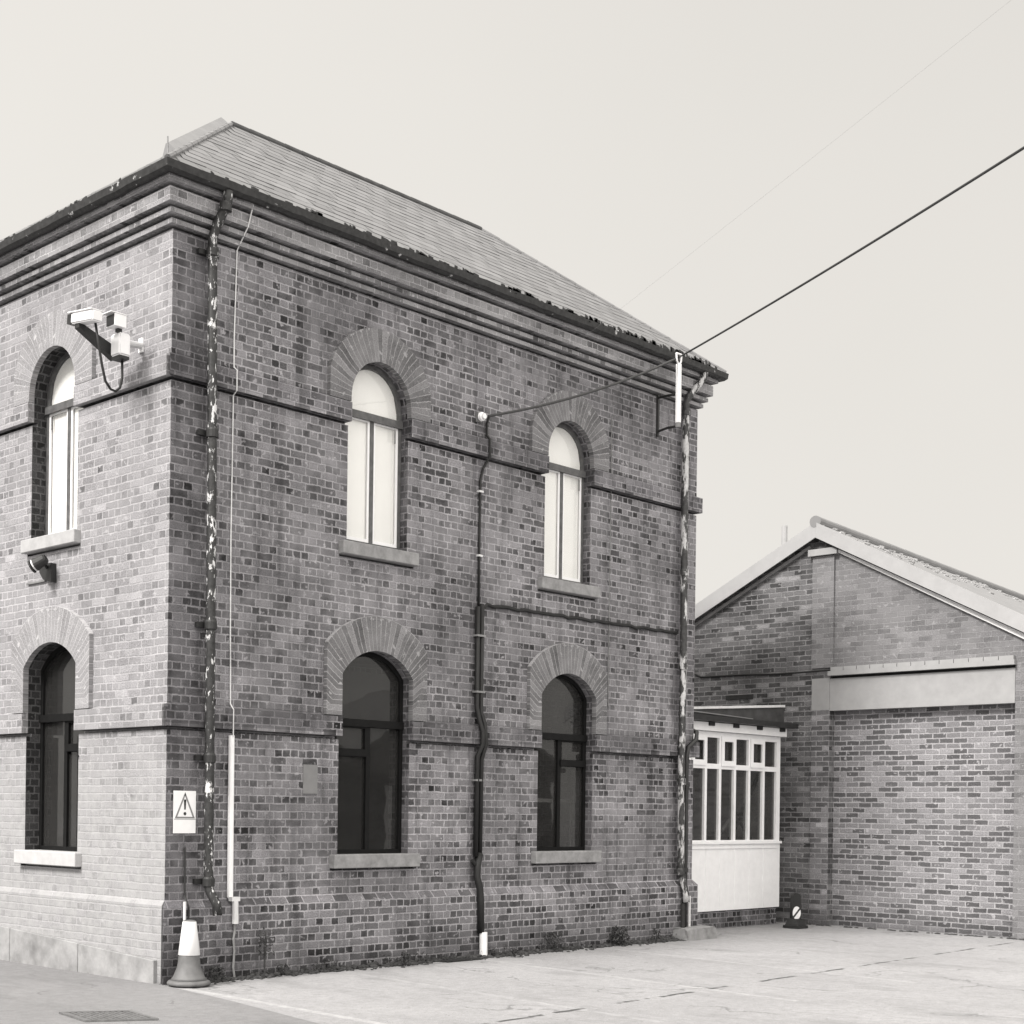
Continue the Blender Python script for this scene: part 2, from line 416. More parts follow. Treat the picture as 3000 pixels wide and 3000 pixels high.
# walls: front (with its corner end), side, rear pair
GAPS = [(2.612, 2.648), (6.205, 6.241)]            # recess added under each string course to cast a dark line
SLOT = .026                                        # same added recess under each sill
def sill_geo(kind, axis):
    if kind == 'upper': return (.615 if axis == 'Y' else .56), 4.722, 4.872
    return (.695 if axis == 'Y' else .64), 1.143, 1.30
def wall_bands(u0, u1, ztop, wins, axis):
    bm = bmesh.new()
    lo = sorted([w_ for w_ in wins if w_[1] == 'lower']); up = sorted([w_ for w_ in wins if w_[1] == 'upper'])
    def below(c, k, h, z):        # notch from the top edge, right to left
        w2, s0, s1 = sill_geo(k, axis); w2 -= .012
        return [(c+h, z), (c+h, s1-.02), (c+w2, s1-.02), (c+w2, s0-SLOT), (c-w2, s0-SLOT), (c-w2, s1-.02), (c-h, s1-.02), (c-h, z)]
    def above(c, k, h, z):        # notch from the bottom edge, left to right
        o = arch_open(c, k, h)[2:]
        return [(c-h, z)] + o[::-1] + [(c+h, z)]
    g1, g2 = GAPS
    poly = [(u0, -.05), (u1, -.05), (u1, g1[0])]
    for w_ in lo[::-1]: poly += below(*w_, g1[0])
    prism(bm, poly + [(u0, g1[0])], [], axis, 0, T)
    poly = [(u0, g1[1])]
    for w_ in lo: poly += above(*w_, g1[1])
    poly += [(u1, g1[1]), (u1, g2[0])]
    for w_ in up[::-1]: poly += below(*w_, g2[0])
    prism(bm, poly + [(u0, g2[0])], [], axis, 0, T)
    poly = [(u0, g2[1])]
    for w_ in up: poly += above(*w_, g2[1])
    prism(bm, poly + [(u1, g2[1]), (u1, ztop), (u0, ztop)], [], axis, 0, T)
    # backing of the added recesses
    for (z0, z1), ws in ((g1, lo), (g2, up)):
        e = [max(u0, .07)]
        for c, k, h in ws: e += [c-h-.0005, c+h+.0005]
        e.append(u1)
        for i in range(0, len(e), 2):
            p, q = (e[i], 0.0), (e[i+1], 0.0)
            if axis == 'Y': box(bm, (e[i], .07, z0+.0005), (e[i+1], T-.01, z1-.0005))
            else: box(bm, (.07, e[i], z0+.0005), (T-.01, e[i+1], z1-.0005))
    for c, k, h in wins:
        w2, s0, s1 = sill_geo(k, axis); w2 -= .014
        if axis == 'Y': box(bm, (c-w2, .07, s0-SLOT+.0005), (c+w2, T-.01, s1-.03))
        else: box(bm, (.07, c-w2, s0-SLOT+.0005), (T-.01, c+w2, s1-.03))
    return bm
obj('wall', wall_bands(0, W, 7.757, FW, 'Y'), M['brick_front'], bld)
sidew = obj('wall', wall_bands(T, D, 7.757, LW, 'X'), M['brick_side'], bld)
sidew.data.materials.append(M['brick_reveal'])     # bare brick in the reveals, darkened to paint in their shade
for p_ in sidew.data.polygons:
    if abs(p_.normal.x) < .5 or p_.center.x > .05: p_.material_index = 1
bm = bmesh.new(); box(bm, (W-T, T, -.05), (W, D, 7.757)); box(bm, (T, D-T, -.05), (W-T, D, 7.757))
obj('wall', bm, M['brick_front'], bld)
# the corner return belongs to the side elevation: same sunlit-toned limewashed face, 3 mm proud of the front wall's end
bm = bmesh.new()
for z0, z1 in ((-.05, 2.612), (2.648, 6.205), (6.241, 7.757)): box(bm, (-.0015, .0005, z0), (0.0, T, z1))
obj('wall', bm, M['brick_side'], bld)

# plinth with chamfered top
cpath = [(0,D,-1,0),(0,0,-1,-1),(W,0,1,-1),(W,D,1,0)]
obj('plinth', sweep(cpath[1:], [(-.02,-.05),(.065,-.05),(.065,.775),(.0,.855),(-.02,.855)]), M['brick_plinth'], bld)
obj('plinth', sweep([(0,D,-1,0),(0,.0,-1,0)], [(-.02,-.05),(.036,-.05),(.036,.80),(.0,.855),(-.02,.855)]), M['brick_side'], bld)

# string courses, stopped at each window opening
def strings(z0, z1, cF, cL, wF, wL):
    prof = [(-.02,z0),(.064,z0),(.064,z1),(.0,z1+.012),(-.02,z1+.012)]
    wF = [w_-.003 for w_ in wF]; wL -= .003
    for path in ([(0,cL-wL,-1,0),(0,.0,-1,0)], [(0,D,-1,0),(0,cL+wL,-1,0)]):
        obj('string_course', sweep(path, prof), M['brick_side'], bld)
    xs = [cF[0]-wF[0], cF[0]+wF[0], cF[1]-wF[1], cF[1]+wF[1]]
    for path in ([(0,0,-1,-1),(xs[0],0,0,-1)], [(xs[1],0,0,-1),(xs[2],0,0,-1)], [(xs[3],0,0,-1),(W,0,1,-1),(W,D,1,0)]):
        obj('string_course', sweep(path, prof), M['brick_front'], bld)
strings(6.243, 6.46, (2.98,6.51), 2.20, (.49,.485), .48)
strings(2.65, 2.87, (2.98,6.53), 2.18, (.575,.58), .55)

# cornice of four corbelled steps
obj('cornice', sweep(cpath, [(-.3,7.752),(-.13,7.752),(-.13,7.79),(.058,7.79),(.058,7.84),(-.08,7.84),(-.08,7.878),(.108,7.878),(.108,7.928),(-.03,7.928),(-.03,7.965),(.158,7.965),(.158,8.11),(.02,8.11),(.02,8.15),(.21,8.15),(.21,8.265),(-.3,8.265)]), M['brick_cornice'], bld)

# gutter, a little wavy, with a ragged rusted lip
gp = []
def run(x0, y0, x1, y1, nx, ny, n):
    for i in range(1, n): gp.append((x0+(x1-x0)*i/n, y0+(y1-y0)*i/n, nx, ny))
gp.append((0,D,-1,0)); run(0,D,0,0,-1,0,22); gp.append((0,0,-1,-1)); run(0,0,W,0,0,-1,70); gp.append((W,0,1,-1)); run(W,0,W,D,1,0,8); gp.append((W,D,1,0))
rg = random.Random(3)
js = [(rg.uniform(-.006,.006), rg.uniform(-.004,.004)) for _ in gp]
bm = sweep(gp, [(.197,8.215),(.22,8.20),(.27,8.195),(.305,8.225),(.315,8.30),(.297,8.30),(.285,8.24),(.197,8.24)], lambda i: js[i])
# lip flakes: torn bits of metal and moss that break the straight edge
def flake(x, y, nx, ny, along, k=1.0):
    w = rg.uniform(.015,.06); h = rg.uniform(.01,.045)*k; z = 8.295
    px, py = x+.309*nx, y+.309*ny
    a = (px-along[0]*w, py-along[1]*w); b_ = (px+along[0]*w, py+along[1]*w)
    t0 = .012
    vs = []
    for q in (0, t0):
        vs.append([bm.verts.new((a[0]-nx*q, a[1]-ny*q, z-.02)), bm.verts.new((b_[0]-nx*q, b_[1]-ny*q, z-.02)),
                   bm.verts.new((b_[0]-nx*q+along[0]*rg.uniform(-.02,.01), b_[1]-ny*q+along[1]*rg.uniform(-.02,.01), z+h*rg.uniform(.4,1))),
                   bm.verts.new((a[0]-nx*q+along[0]*rg.uniform(-.01,.02), a[1]-ny*q+along[1]*rg.uniform(-.01,.02), z+h))])
    f, k = vs
    bm.faces.new(f); bm.faces.new(k)
    for i in range(4):
        j = (i+1) % 4; bm.faces.new([f[i], f[j], k[j], k[i]])
for i in range(150):
    x = rg.uniform(0,1)**.6*W
    flake(x, 0, 0, -1, (1,0), 1.0 + 1.1*(x/W)**2)
for i in range(26): flake(0, rg.uniform(0,D), -1, 0, (0,1))
obj('gutter', bm, M['gutter'], bld)

# roof: hipped slate
E = .285; ZE = 8.305; ZR = 10.335; YR = D/2
A = Vector((2.46, YR, ZR)); B = Vector((7.09, YR, ZR))
c00 = Vector((-E,-E,ZE)); c10 = Vector((W+E,-E,ZE)); c11 = Vector((W+E,D+E,ZE)); c01 = Vector((-E,D+E,ZE))
bm = bmesh.new(); uvl = bm.loops.layers.uv.new('UVMap')
def roof_face(pts, along):
    vs = [bm.verts.new(p) for p in pts]; f = bm.faces.new(vs); f.normal_update()
    n = f.normal; a = Vector(along); s = n.cross(a).normalized()
    if s.z < 0: s = -s
    for l in f.loops:
        d = l.vert.co - c00; l[uvl].uv = (d.dot(a), d.dot(s))
roof_face((c00,c10,B,A), (1,0,0)); roof_face((c11,c01,A,B), (1,0,0)); roof_face((c01,c00,A), (0,1,0)); roof_face((c10,c11,B), (0,1,0))
u = [Vector((p.x,p.y,p.z-.035)) for p in (c00,c10,c11,c01)]
for p, q, r_, s_ in ((c00,c10,u[1],u[0]),(c10,c11,u[2],u[1]),(c11,c01,u[3],u[2]),(c01,c00,u[0],u[3])): roof_face((p,q,r_,s_), (q-p).normalized())
roof_face(u, (1,0,0))
# every slate of the front slope, lapped over the course below
rs = random.Random(21)
nrm = (c10-c00).cross(A-c00).normalized(); nrm = nrm if nrm.z > 0 else -nrm
sv = nrm.cross(Vector((1,0,0))).normalized(); sv = sv if sv.z > 0 else -sv
S = (A-c00).dot(sv); LW_ = (c10-c00).x
def xl(q): return (A-c00).x*q/S
def xr(q): return LW_ - (LW_-(B-c00).x)*q/S
for i in range(int(S/.2)+1):
    s0 = i*.2; s1 = min(s0+.225, S)
    if s1-s0 < .03: continue
    x = -.15 if i % 2 == 0 else 0.0
    while x < LW_:
        a0, a1 = x+.003, x+.297
        q0, q1 = (max(a0, xl(s0)), min(a1, xr(s0))); t0, t1 = (max(a0, xl(s1)), min(a1, xr(s1)))
        if q1-q0 > .02 and t1-t0 > .0:
            h0 = .009+rs.uniform(-.002,.003); h1 = .003+rs.uniform(0,.002); dj = rs.uniform(-.007,.007) if i else 0
            P = lambda u, w_, h: c00+Vector((1,0,0))*u+sv*w_+nrm*h
            top = [P(q0,s0+dj,h0), P(q1,s0+dj,h0+rs.uniform(-.003,.003)), P(t1,s1,h1), P(t0,s1,h1)]
            low = [P(q0,s0+dj,h0-.008), P(q1,s0+dj,h0-.008)]
            v = [bm.verts.new(p) for p in top]; w2_ = [bm.verts.new(p) for p in low]
            for fv in (v, [w2_[0], w2_[1], v[1], v[0]]):
                f = bm.faces.new(fv)
                for l in f.loops:
                    d = l.vert.co-c00
                    l[uvl].uv = (min(max(d.dot(Vector((1,0,0))), x+.02), x+.28), min(max(d.dot(sv), s0+.02), s0+.18))
        x += .3
roof = obj('roof', bm, M['slate'], bld, box=False, norm=False)
bm = bmesh.new()
n = 16
for i in range(n):     # ridge tiles, each a short half round lapping the next
    p = A.lerp(B, i/n); q = A.lerp(B, (i+1)/n+.004)
    tube(bm, [p+Vector((0,0,-.01)), q+Vector((0,0,-.01))], [.055,.051], 12)
obj('ridge_tile', bm, M['ridge'], roof)
for P0, P1 in ((c00,A),(c10,B),(c01,A),(c11,B)):
    bm = bmesh.new(); k = 13
    for i in range(k):
        p = P0.lerp(P1, i/k); q = P0.lerp(P1, (i+1)/k+.004)
        tube(bm, [p, q], [.038,.034], 8)
    obj('hip_tile', bm, M['slate'], roof)
# pale raised capping along the near hip
bm = bmesh.new(); rings = []
for tt in (.15, 1.0):
    h = c00.lerp(A, tt)
    rings.append([bm.verts.new(h + Vector(o)) for o in ((.0,.02,.01),(0,.2,.16),(0,.24,.16),(0,.32,-.03))])
for k in range(4):
    bm.faces.new([rings[0][k], rings[0][(k+1)%4], rings[1][(k+1)%4], rings[1][k]])
bm.faces.new(rings[0]); bm.faces.new(rings[1])
obj('hip_capping', bm, M['sheet'], roof)

# arch rings
def ring(c, kind, axis, m, hw):
    bm = bmesh.new(); uvl = bm.loops.layers.uv.new('UVMap')
    if kind == 'upper':
        zc, ri, ro, a0, zl = 6.53, hw-.003, .87, 0.0, 6.474
    else:
        zc, ri, ro, a0, zl = 2.96, .700, 1.10, math.acos((hw-.003)/.700), 2.884
    OW = .815
    hw -= .003
    pr = [((hw, zl), (OW, zl))]
    n = 28
    for i in range(n+1):
        a = a0 + (PI-2*a0)*i/n; ca, sa = math.cos(a), math.sin(a)
        t = min(ro, OW/abs(ca) if abs(ca) > 1e-6 else 9)
        pr.append(((ri*ca, zc+ri*sa), (t*ca, zc+t*sa)))
    pr.append(((-hw, zl), (-OW, zl)))
    d0, d1 = -.052, .02
    def P(q, d): return (c+q[0], d, q[1]) if axis == 'Y' else (d, c+q[0], q[1])
    s = 0; V = []
    for i, (a, b) in enumerate(pr):
        if i:
            m0 = Vector(pr[i-1][0])+Vector(pr[i-1][1]); m1 = Vector(a)+Vector(b); s += (m1-m0).length/2
        V.append((s, (Vector(a)-Vector(b)).length, [bm.verts.new(P(q, d)) for q, d in ((a,d0),(b,d0),(b,d1),(a,d1))]))
    for i in range(len(V)-1):
        s0, w0, v0 = V[i]; s1, w1, v1 = V[i+1]
        for k in range(4):
            k2 = (k+1) % 4
            f = bm.faces.new([v0[k], v0[k2], v1[k2], v1[k]])
            ws = {v0[k]:(s0, .02 if k in (0,3) else .02+w0), v0[k2]:(s0, .02 if k2 in (0,3) else .02+w0),
                  v1[k2]:(s1, .02 if k2 in (0,3) else .02+w1), v1[k]:(s1, .02 if k in (0,3) else .02+w1)}
            for l in f.loops: l[uvl].uv = ws[l.vert]
    bm.faces.new(V[0][2]); bm.faces.new(V[-1][2])
    return obj('window_arch', bm, m, bld, box=False)
M['arch_side'] = brick('sunlit_arch_brick', bw=.07, rh=.42, mort=.0045, squash=1.0, off=0.0, mortar=.45, bloom=.4, soot=.1,
                       shades=((0,.22),(.3,.25),(.7,.27),(1,.3)), bumps=.3)  # lit copy of the arch brick, sunshine put into its paler tones
for c, k, h in FW: ring(c, k, 'Y', M['brick_arch'], h)
for c, k, h in LW: ring(c, k, 'X', M['arch_side'], h)

# windows
def seg_arch(c, hw, zc, r, z0, x0=None, x1=None, n=18):
    """light with an arched head: from x0 to x1, flat at z0, head on circle (zc, r)"""
    x0 = c-hw if x0 is None else x0; x1 = c+hw if x1 is None else x1
    pts = [(x0, z0), (x1, z0)]
    for i in range(n+1):
        x = x1 + (x0-x1)*i/n
        pts.append((x, max(z0+.001, zc + math.sqrt(max(0, r*r-(x-c)**2)))))
    return pts
def rect(x0, x1, z0, z1): return [(x0,z0),(x1,z0),(x1,z1),(x0,z1)]
def AX(axis, u0, u1, d0, d1, z0, z1):
    return ((u0,d0,z0),(u1,d1,z1)) if axis == 'Y' else ((d0,u0,z0),(d1,u1,z1))

def window(c, kind, axis, hw, flip=False):
    g = .004; fw = .05
    y0, y1 = (.112, .18) if axis == 'Y' else (.185, .25)
    dy = y0-.112
    sillm = M['stone'] if axis == 'Y' else M['stone_light']
    if kind == 'upper':
        zb = 4.86
        out = arch_open(c, kind, hw, g, zb)
        zt0, zt1 = 6.37, 6.45
        hwi = hw-g-fw
        holes = [seg_arch(c, hwi, 6.53, hwi, zt1)]
        holes += [rect(c-hwi, c-.03, zb+.075, zt0), rect(c+.03, c+hwi, zb+.075, zt0)]
        fr = obj('window', PRISM(out, axis, y0, y1, holes), M['frame_grey'], bld)
        bm = bmesh.new()                               # transom bar stands proud of the frame
        a, b = AX(axis, c-hw+.01, c+hw-.01, y0-.03, y0-.002, zt0-.015, zt1-.01); box(bm, a, b)
        obj('transom', bm, M['frame_grey'], fr)
        obj('pane', PRISM(arch_open(c, kind, hw, g+.02, zb), axis, .142+dy, .147+dy), M['glass'], fr)
        obj('blind', PRISM(arch_open(c, kind, hw, g+.01, zb), axis, .150+dy, .158+dy), M['blind'], fr)
        bm = bmesh.new()                               # white casements inside the grey frame, and a catch
        for u0, u1 in ((c-hwi, c-.03), (c+.03, c+hwi)):
            prism(bm, rect(u0-.01, u1+.01, zb+.065, zt0+.01), [rect(u0+.03, u1-.03, zb+.115, zt0-.03)], axis, .120+dy, .138+dy)
        obj('sash', bm, M['white_paint'], fr)
        a, b = AX(axis, c+hwi-.06, c+hwi-.045, .112+dy, .1195+dy, zt0-.2, zt0-.05)
        obj('catch', BOX(a, b), M['grey_metal'], fr)
        w2, z0, z1 = (.615 if axis == 'Y' else .56), 4.722, 4.872
    else:
        zb = 1.29
        out = arch_open(c, kind, hw, g, zb)
        zt0, zt1 = 2.78, 2.865
        hwi = hw-g-fw
        s = -1 if not flip else 1
        r = .703-g-fw
        holes = [seg_arch(c, hwi, 2.96, r, zt1)]
        L = (c-hwi, c-.032); R_ = (c+.032, c+hwi)
        if flip: L, R_ = R_, L
        holes += [rect(L[0], L[1], zb+.06, 2.43), rect(L[0]+.02, L[1]-.02, 2.52, zt0-.02), rect(R_[0], R_[1], zb+.06, zt0)]
        fr = obj('window', PRISM(out, axis, y0, y1, holes), M['frame_black'], bld)
        bm = bmesh.new()
        a, b = AX(axis, c-hw+.01, c+hw-.01, y0-.025, y0-.002, zt0, zt1); box(bm, a, b)
        a, b = AX(axis, L[0]-.02, L[1]+.01, y0-.02, y0-.0025, 2.435, 2.515); box(bm, a, b)
        obj('transom', bm, M['frame_black'], fr)
        obj('pane', PRISM(arch_open(c, kind, hw, g+.02, zb), axis, .142+dy, .147+dy), M['glass_dark'], fr)
        w2, z0, z1 = (.695 if axis == 'Y' else .64), 1.143, 1.30
    bm = bmesh.new()
    a, b = AX(axis, c-w2, c+w2, -.092, .11+dy, z0, z1); box(bm, a, b)
    bmesh.ops.bevel(bm, geom=bm.edges[:], offset=.008, segments=1, affect='EDGES')
    obj('window_sill', bm, M['sill_white'] if (axis == 'X' and kind == 'lower') else sillm, bld)
    return fr
for c, k, h in FW: window(c, k, 'Y', h, flip=(c > 5 and k == 'lower'))
for c, k, h in LW: fl = window(c, k, 'X', h)
# opening casement of the lower side window, standing a little proud
cas = obj('casement', PRISM(rect(1.645,1.83,1.37,2.6), 'X', .115, .155, [rect(1.70,1.79,1.43,2.54)]), M['frame_black'], fl)
obj('casement_stay', BOX((-.035,1.615,2.36),(.12,1.63,2.375)), M['dark'], fl)
# dark rooms behind the ground-floor windows and a floor between storeys
obj('interior', BOX((T, T, 4.0), (W-T, D-T, 4.15)), M['room'], bld)
obj('interior', BOX((T, D-T-.2, .0), (W-T, D-T-.02, 3.9)), M['room'], bld)

# stone blocks at the foot of the side wall, deeper away from the corner
ys = [.06, 1.47, 2.9, D]
def ztop(y): return .235 + .052*y
for i in range(3):
    a, b = ys[i]+.006, ys[i+1]-.006
    bm = BOX((-.085,a,-.04),(-.02,b,.3))
    for v in bm.verts:
        if v.co.z > .1: v.co.z = ztop(v.co.y)
    bmesh.ops.bevel(bm, geom=[e for e in bm.edges], offset=.006, segments=1, affect='EDGES')
    obj('base_stone', bm, M['stone_base'], bld)
obj('cover_plate', BOX((1.87,-.006,1.985),(2.085,.0,2.31)), M['plate'], bld)

# ------------------------------------------------------------------ pipes on the front wall
def pipe_thing(name, label, cat, loc): return thing(name, label, cat, loc)
p1 = thing('downpipe', 'cast-iron downpipe with peeling white paint near the building corner, beside the warning sign', 'downpipe', (.47, 0, 0))
path = [(.50,-.27,8.21),(.50,-.26,8.10),(.455,-.13,7.86),(.43,-.105,7.75),(.445,-.105,6.6),(.462,-.105,5.2),(.472,-.105,3.2),(.48,-.105,1.6),(.483,-.105,1.02),(.49,-.115,.95),(.53,-.19,.80),(.533,-.2,.69)]
obj('pipe', TUBE(path, .051, 12), M['peel'], p1, smooth=True)
for z, x in ((8.05,.49),(7.6,.432),(5.72,.457),(3.72,.469),(2.33,.476),(1.04,.483)):
    obj('collar', LATHE((x,-.105 if z < 7.9 else -.24,z), [(.05,-.05),(.066,-.045),(.066,.03),(.058,.05),(.05,.052)], 14), M['dark'] if z < 7 else M['peel'], p1)
    if z < 7.9: obj('bracket', BOX((x-.13,-.05,z-.025),(x+.13,-.004,z+.03)), M['dark'], p1)

p2 = thing('downpipe', 'pale flaking downpipe at the far end of the arched-window wall, under the cable post', 'downpipe', (9.07, 0, 0))
path = [(9.28,-.27,8.21),(9.28,-.26,8.12),(9.10,-.13,7.86),(9.06,-.105,7.75),(9.06,-.105,6.0),(9.072,-.105,4.0),(9.062,-.105,2.6),(9.075,-.105,1.05),(9.09,-.11,.95),(9.14,-.15,.66),(9.145,-.16,.54)]
obj('pipe', TUBE(path, .05, 12), M['peel_white'], p2, smooth=True)
for z in (7.62,5.3,3.95,2.28,.98):
    obj('collar', LATHE((9.068,-.105,z), [(.05,-.05),(.065,-.045),(.065,.03),(.057,.05),(.05,.052)], 14), M['peel_white'], p2)
p3 = thing('downpipe', 'thin dark drainpipe running down from the porch gutter beside the pale downpipe', 'downpipe', (9.2, 0, 0))
obj('pipe', TUBE([(9.62,.45,3.2),(9.6,.0,3.02),(9.45,-.09,2.9),(9.23,-.1,2.78),(9.195,-.1,2.65),(9.2,-.1,1.2),(9.19,-.1,.08)], .034, 10), M['dark'], p3, smooth=True)
for z in (2.2,1.0): obj('collar', LATHE((9.198,-.1,z), [(.034,-.03),(.044,-.028),(.044,.028),(.034,.03)], 12), M['dark'], p3)
tag(obj('standpipe', TUBE([(9.31,-.1,.62),(9.315,-.1,.05)], .022, 8), M['pale_metal']), 'short white pipe stub rising from the concrete block at the far corner', 'pipe')
tag(obj('drainpipe', TUBE([(9.10,-.13,.52),(9.11,-.13,.05)], .03, 8), M['dark']), 'short dark pipe stub below the shoe of the pale downpipe', 'pipe')
bm = BOX((8.95,-.3,-.03),(9.75,.06,.17))
bmesh.ops.bevel(bm, geom=bm.edges[:], offset=.03, segments=2, affect='EDGES')
for v in bm.verts: v.co += Vector((rg.uniform(-.015,.015), rg.uniform(-.015,.015), rg.uniform(-.012,.012)))
tag(obj('concrete_block', bm, M['stone']), 'rough concrete block at the foot of the far corner pipes', 'concrete block')

cd = thing('conduit', 'white plastic conduit low on the wall between the peeling downpipe and the first window', 'conduit', (.82,0,0))
obj('pipe', TUBE([(.82,-.036,2.585),(.828,-.036,.86)], .033, 10), M['white_paint'], cd)
obj('pipe', TUBE([(.848,-.1,.83),(.852,-.1,.585)], .034, 10), M['pale_metal'], cd)
obj('clip', BOX((.79,-.12,.825),(.90,-.06,.87)), M['pale_metal'], cd)
tag(obj('aerial_cable', TUBE([(.885,-.21,8.2),(.88,-.2,8.16),(.86,-.155,7.97),(.83,-.012,7.75),(.807,-.012,6.8),(.804,-.02,6.5),(.804,-.072,6.46),(.804,-.072,6.24),(.803,-.015,6.2),(.797,-.012,4.66),(.807,-.012,3.6),(.812,-.012,3.4),(.813,-.02,2.92),(.815,-.072,2.86),(.815,-.072,2.57)], .0075, 6), M['pale_metal']), 'thin pale cable hanging down the wall beside the peeling downpipe', 'cable')
tag(obj('earth_wire', TUBE([(.852,-.085,.6),(.862,-.08,.5),(.845,-.08,.42),(.857,-.085,.3),(.84,-.09,.12),(.85,-.1,.02)], .013, 6), M['grey_metal']), 'frayed grey wire dangling below the white conduit to the ground', 'wire')
tag(obj('earth_rod', TUBE([(.235,-.02,1.4),(.24,-.022,.9),(.246,-.085,.78),(.247,-.085,.02)], .011, 6), M['dark']), 'thin dark rod running down the wall below the warning sign', 'rod')
tag(obj('pipe_stub', TUBE([(.194,-.085,.84),(.192,-.085,.03)], .016, 6), M['pale_metal']), 'thin pale pipe rising behind the traffic cone', 'pipe')

cb = thing('cable_trunking', 'pair of black cable pipes down the middle of the wall between the windows', 'cable pipe', (4.75,0,0))
obj('cable', TUBE([(4.80,-.09,6.73),(4.83,-.03,6.66),(4.84,-.03,6.52),(4.838,-.085,6.46),(4.835,-.085,6.24),(4.825,-.04,6.18),(4.79,-.02,6.1),(4.74,-.02,5.95),(4.733,-.02,5.1),(4.736,-.02,4.36)], .0155, 8), M['rubber'], cb, smooth=True)
obj('pipe', TUBE([(4.70,-.04,4.36),(4.705,-.04,3.1),(4.72,-.07,2.95),(4.75,-.105,2.8),(4.75,-.105,2.65),(4.715,-.05,2.5),(4.715,-.04,1.25)], .03, 10), M['rubber'], cb, smooth=True)
obj('pipe', TUBE([(4.775,-.04,4.4),(4.78,-.04,3.05),(4.80,-.09,2.9),(4.81,-.105,2.66),(4.79,-.05,2.45),(4.795,-.04,1.28)], .03, 10), M['rubber'], cb, smooth=True)
obj('pipe', TUBE([(4.79,-.04,1.28),(4.72,-.07,1.14),(4.70,-.08,1.0),(4.735,-.10,.86),(4.755,-.10,.7),(4.765,-.10,.3)], .045, 10), M['rubber'], cb, smooth=True)
obj('tee', TUBE([(4.72,-.06,1.12),(4.66,-.06,1.17),(4.63,-.06,1.20)], .03, 8), M['rubber'], cb)
obj('sleeve', TUBE([(4.79,-.12,.31),(4.795,-.12,.0)], .05, 12), M['white_paint'], cb)
for z in (5.8,5.0): obj('clip', BOX((4.70,-.045,z-.012),(4.775,-.001,z+.012)), M['pale_metal'], cb)
for z in (4.0,3.3,2.2): obj('clip', BOX((4.66,-.075,z-.012),(4.82,-.001,z+.012)), M['grey_metal'], cb)
bm = bmesh.new(); pts = []
for i in range(43):
    x = 4.80 + (9.02-4.80)*i/42
    pts.append((x, -.02, 4.405 + .006*math.sin(i*1.7) - (.012 if i % 5 == 2 else 0) + .03*(i/42)))
pts[0] = (4.80,-.02,4.33)
tube(bm, pts, .023, 6)
tag(obj('wall_cable', bm, M['rubber']), 'black cable clipped level across the wall below the right-hand upper window', 'cable')
tag(obj('wall_wire', TUBE([(7.432,-.008,7.26),(7.435,-.008,5.6),(7.428,-.008,4.6),(7.431,-.008,3.28)], .006, 6), M['grey_metal']), 'hair-thin grey wire down the wall right of the second window column', 'wire')

# overhead supply: insulator, post and cables
ins = thing('insulator', 'white insulator bracket on the wall between the upper windows', 'insulator', (4.7,0,6.72))
obj('bracket', BOX((4.66,-.03,6.66),(4.74,0,6.78)), M['grey_metal'], ins)
bm = bmesh.new()
tube(bm, [(4.70,-.03,6.72),(4.70,-.05,6.72),(4.70,-.06,6.72),(4.70,-.08,6.72),(4.70,-.09,6.72),(4.70,-.115,6.72)], [.03,.055,.04,.055,.04,.035], 14)
obj('body', bm, M['white_paint'], ins)
post = thing('cable_post', 'white cable post held off the wall on a dark bracket under the far eaves', 'post', (8.44,0,7.25))
PX, PY = 8.437, -.40
obj('pole', BOX((PX-.028,PY-.028,7.30),(PX+.028,PY+.028,8.12)), M['white_paint'], post)
obj('pole_base', BOX((PX-.026,PY-.026,7.235),(PX+.026,PY+.026,7.30)), M['grey_metal'], post)
bm = bmesh.new()
for s in (-1,1): tube(bm, [(PX,PY,8.10),(PX+s*.05,PY,8.16),(PX+s*.062,PY,8.26)], .014, 6)
tube(bm, [(PX-.062,PY,8.26),(PX+.062,PY,8.26)], .014, 6)
obj('yoke', bm, M['white_paint'], post)
obj('strap', BOX((8.475,-.03,7.18),(8.515,-.002,7.775)), M['dark'], post)
obj('arm', TUBE([(8.495,-.02,7.25),(8.46,-.2,7.262),(PX,PY-.02,7.25)], .018, 8), M['dark'], post)
obj('arm', TUBE([(8.495,-.02,7.73),(8.46,-.2,7.72),(PX,PY,7.70)], .018, 8), M['dark'], post)
def sag(a, b, s, n=24):
    a, b = Vector(a), Vector(b)
    return [a.lerp(b, i/n) - Vector((0,0,4*s*(i/n)*(1-i/n))) for i in range(n+1)]
def span(p0, via, k, umax, n=60):
    """cable hanging from p0 through via (u = 1) and on to u = umax, sagging"""
    p0, via = Vector(p0), Vector(via); V = via-p0+Vector((0,0,k*(umax-1)))
    return [p0+V*u-Vector((0,0,k*u*(umax-u))) for u in [umax*i/n for i in range(n+1)]]
near = sag((4.76,-.12,6.73), (PX,PY,8.215), .10)
pts = near + span((PX,PY,8.215), (3.988,-7.014,7.672), .12, 3.2)[1:]
rad = [.0165]*(len(near)-1) + [.0135]*(len(pts)-len(near)+1)
tag(obj('overhead_cable', TUBE(pts, rad, 8), M['cable_grey'], smooth=True), 'thick dark overhead cable sweeping from the wall insulator past the white post across the sky', 'cable')
tag(obj('overhead_wire', TUBE(span((4.77,-.10,6.78), (3.763,-6.796,8.811), .05, 2.6), .0007, 5), M['plate']), 'faint thin overhead wire rising from the wall insulator across the sky', 'wire')
tag(obj('metal_rod', TUBE([(-.145,-.1,8.3),(-.155,-.1,8.62)], .008, 6), M['grey_metal']), 'thin metal rod standing up from the gutter corner', 'rod')

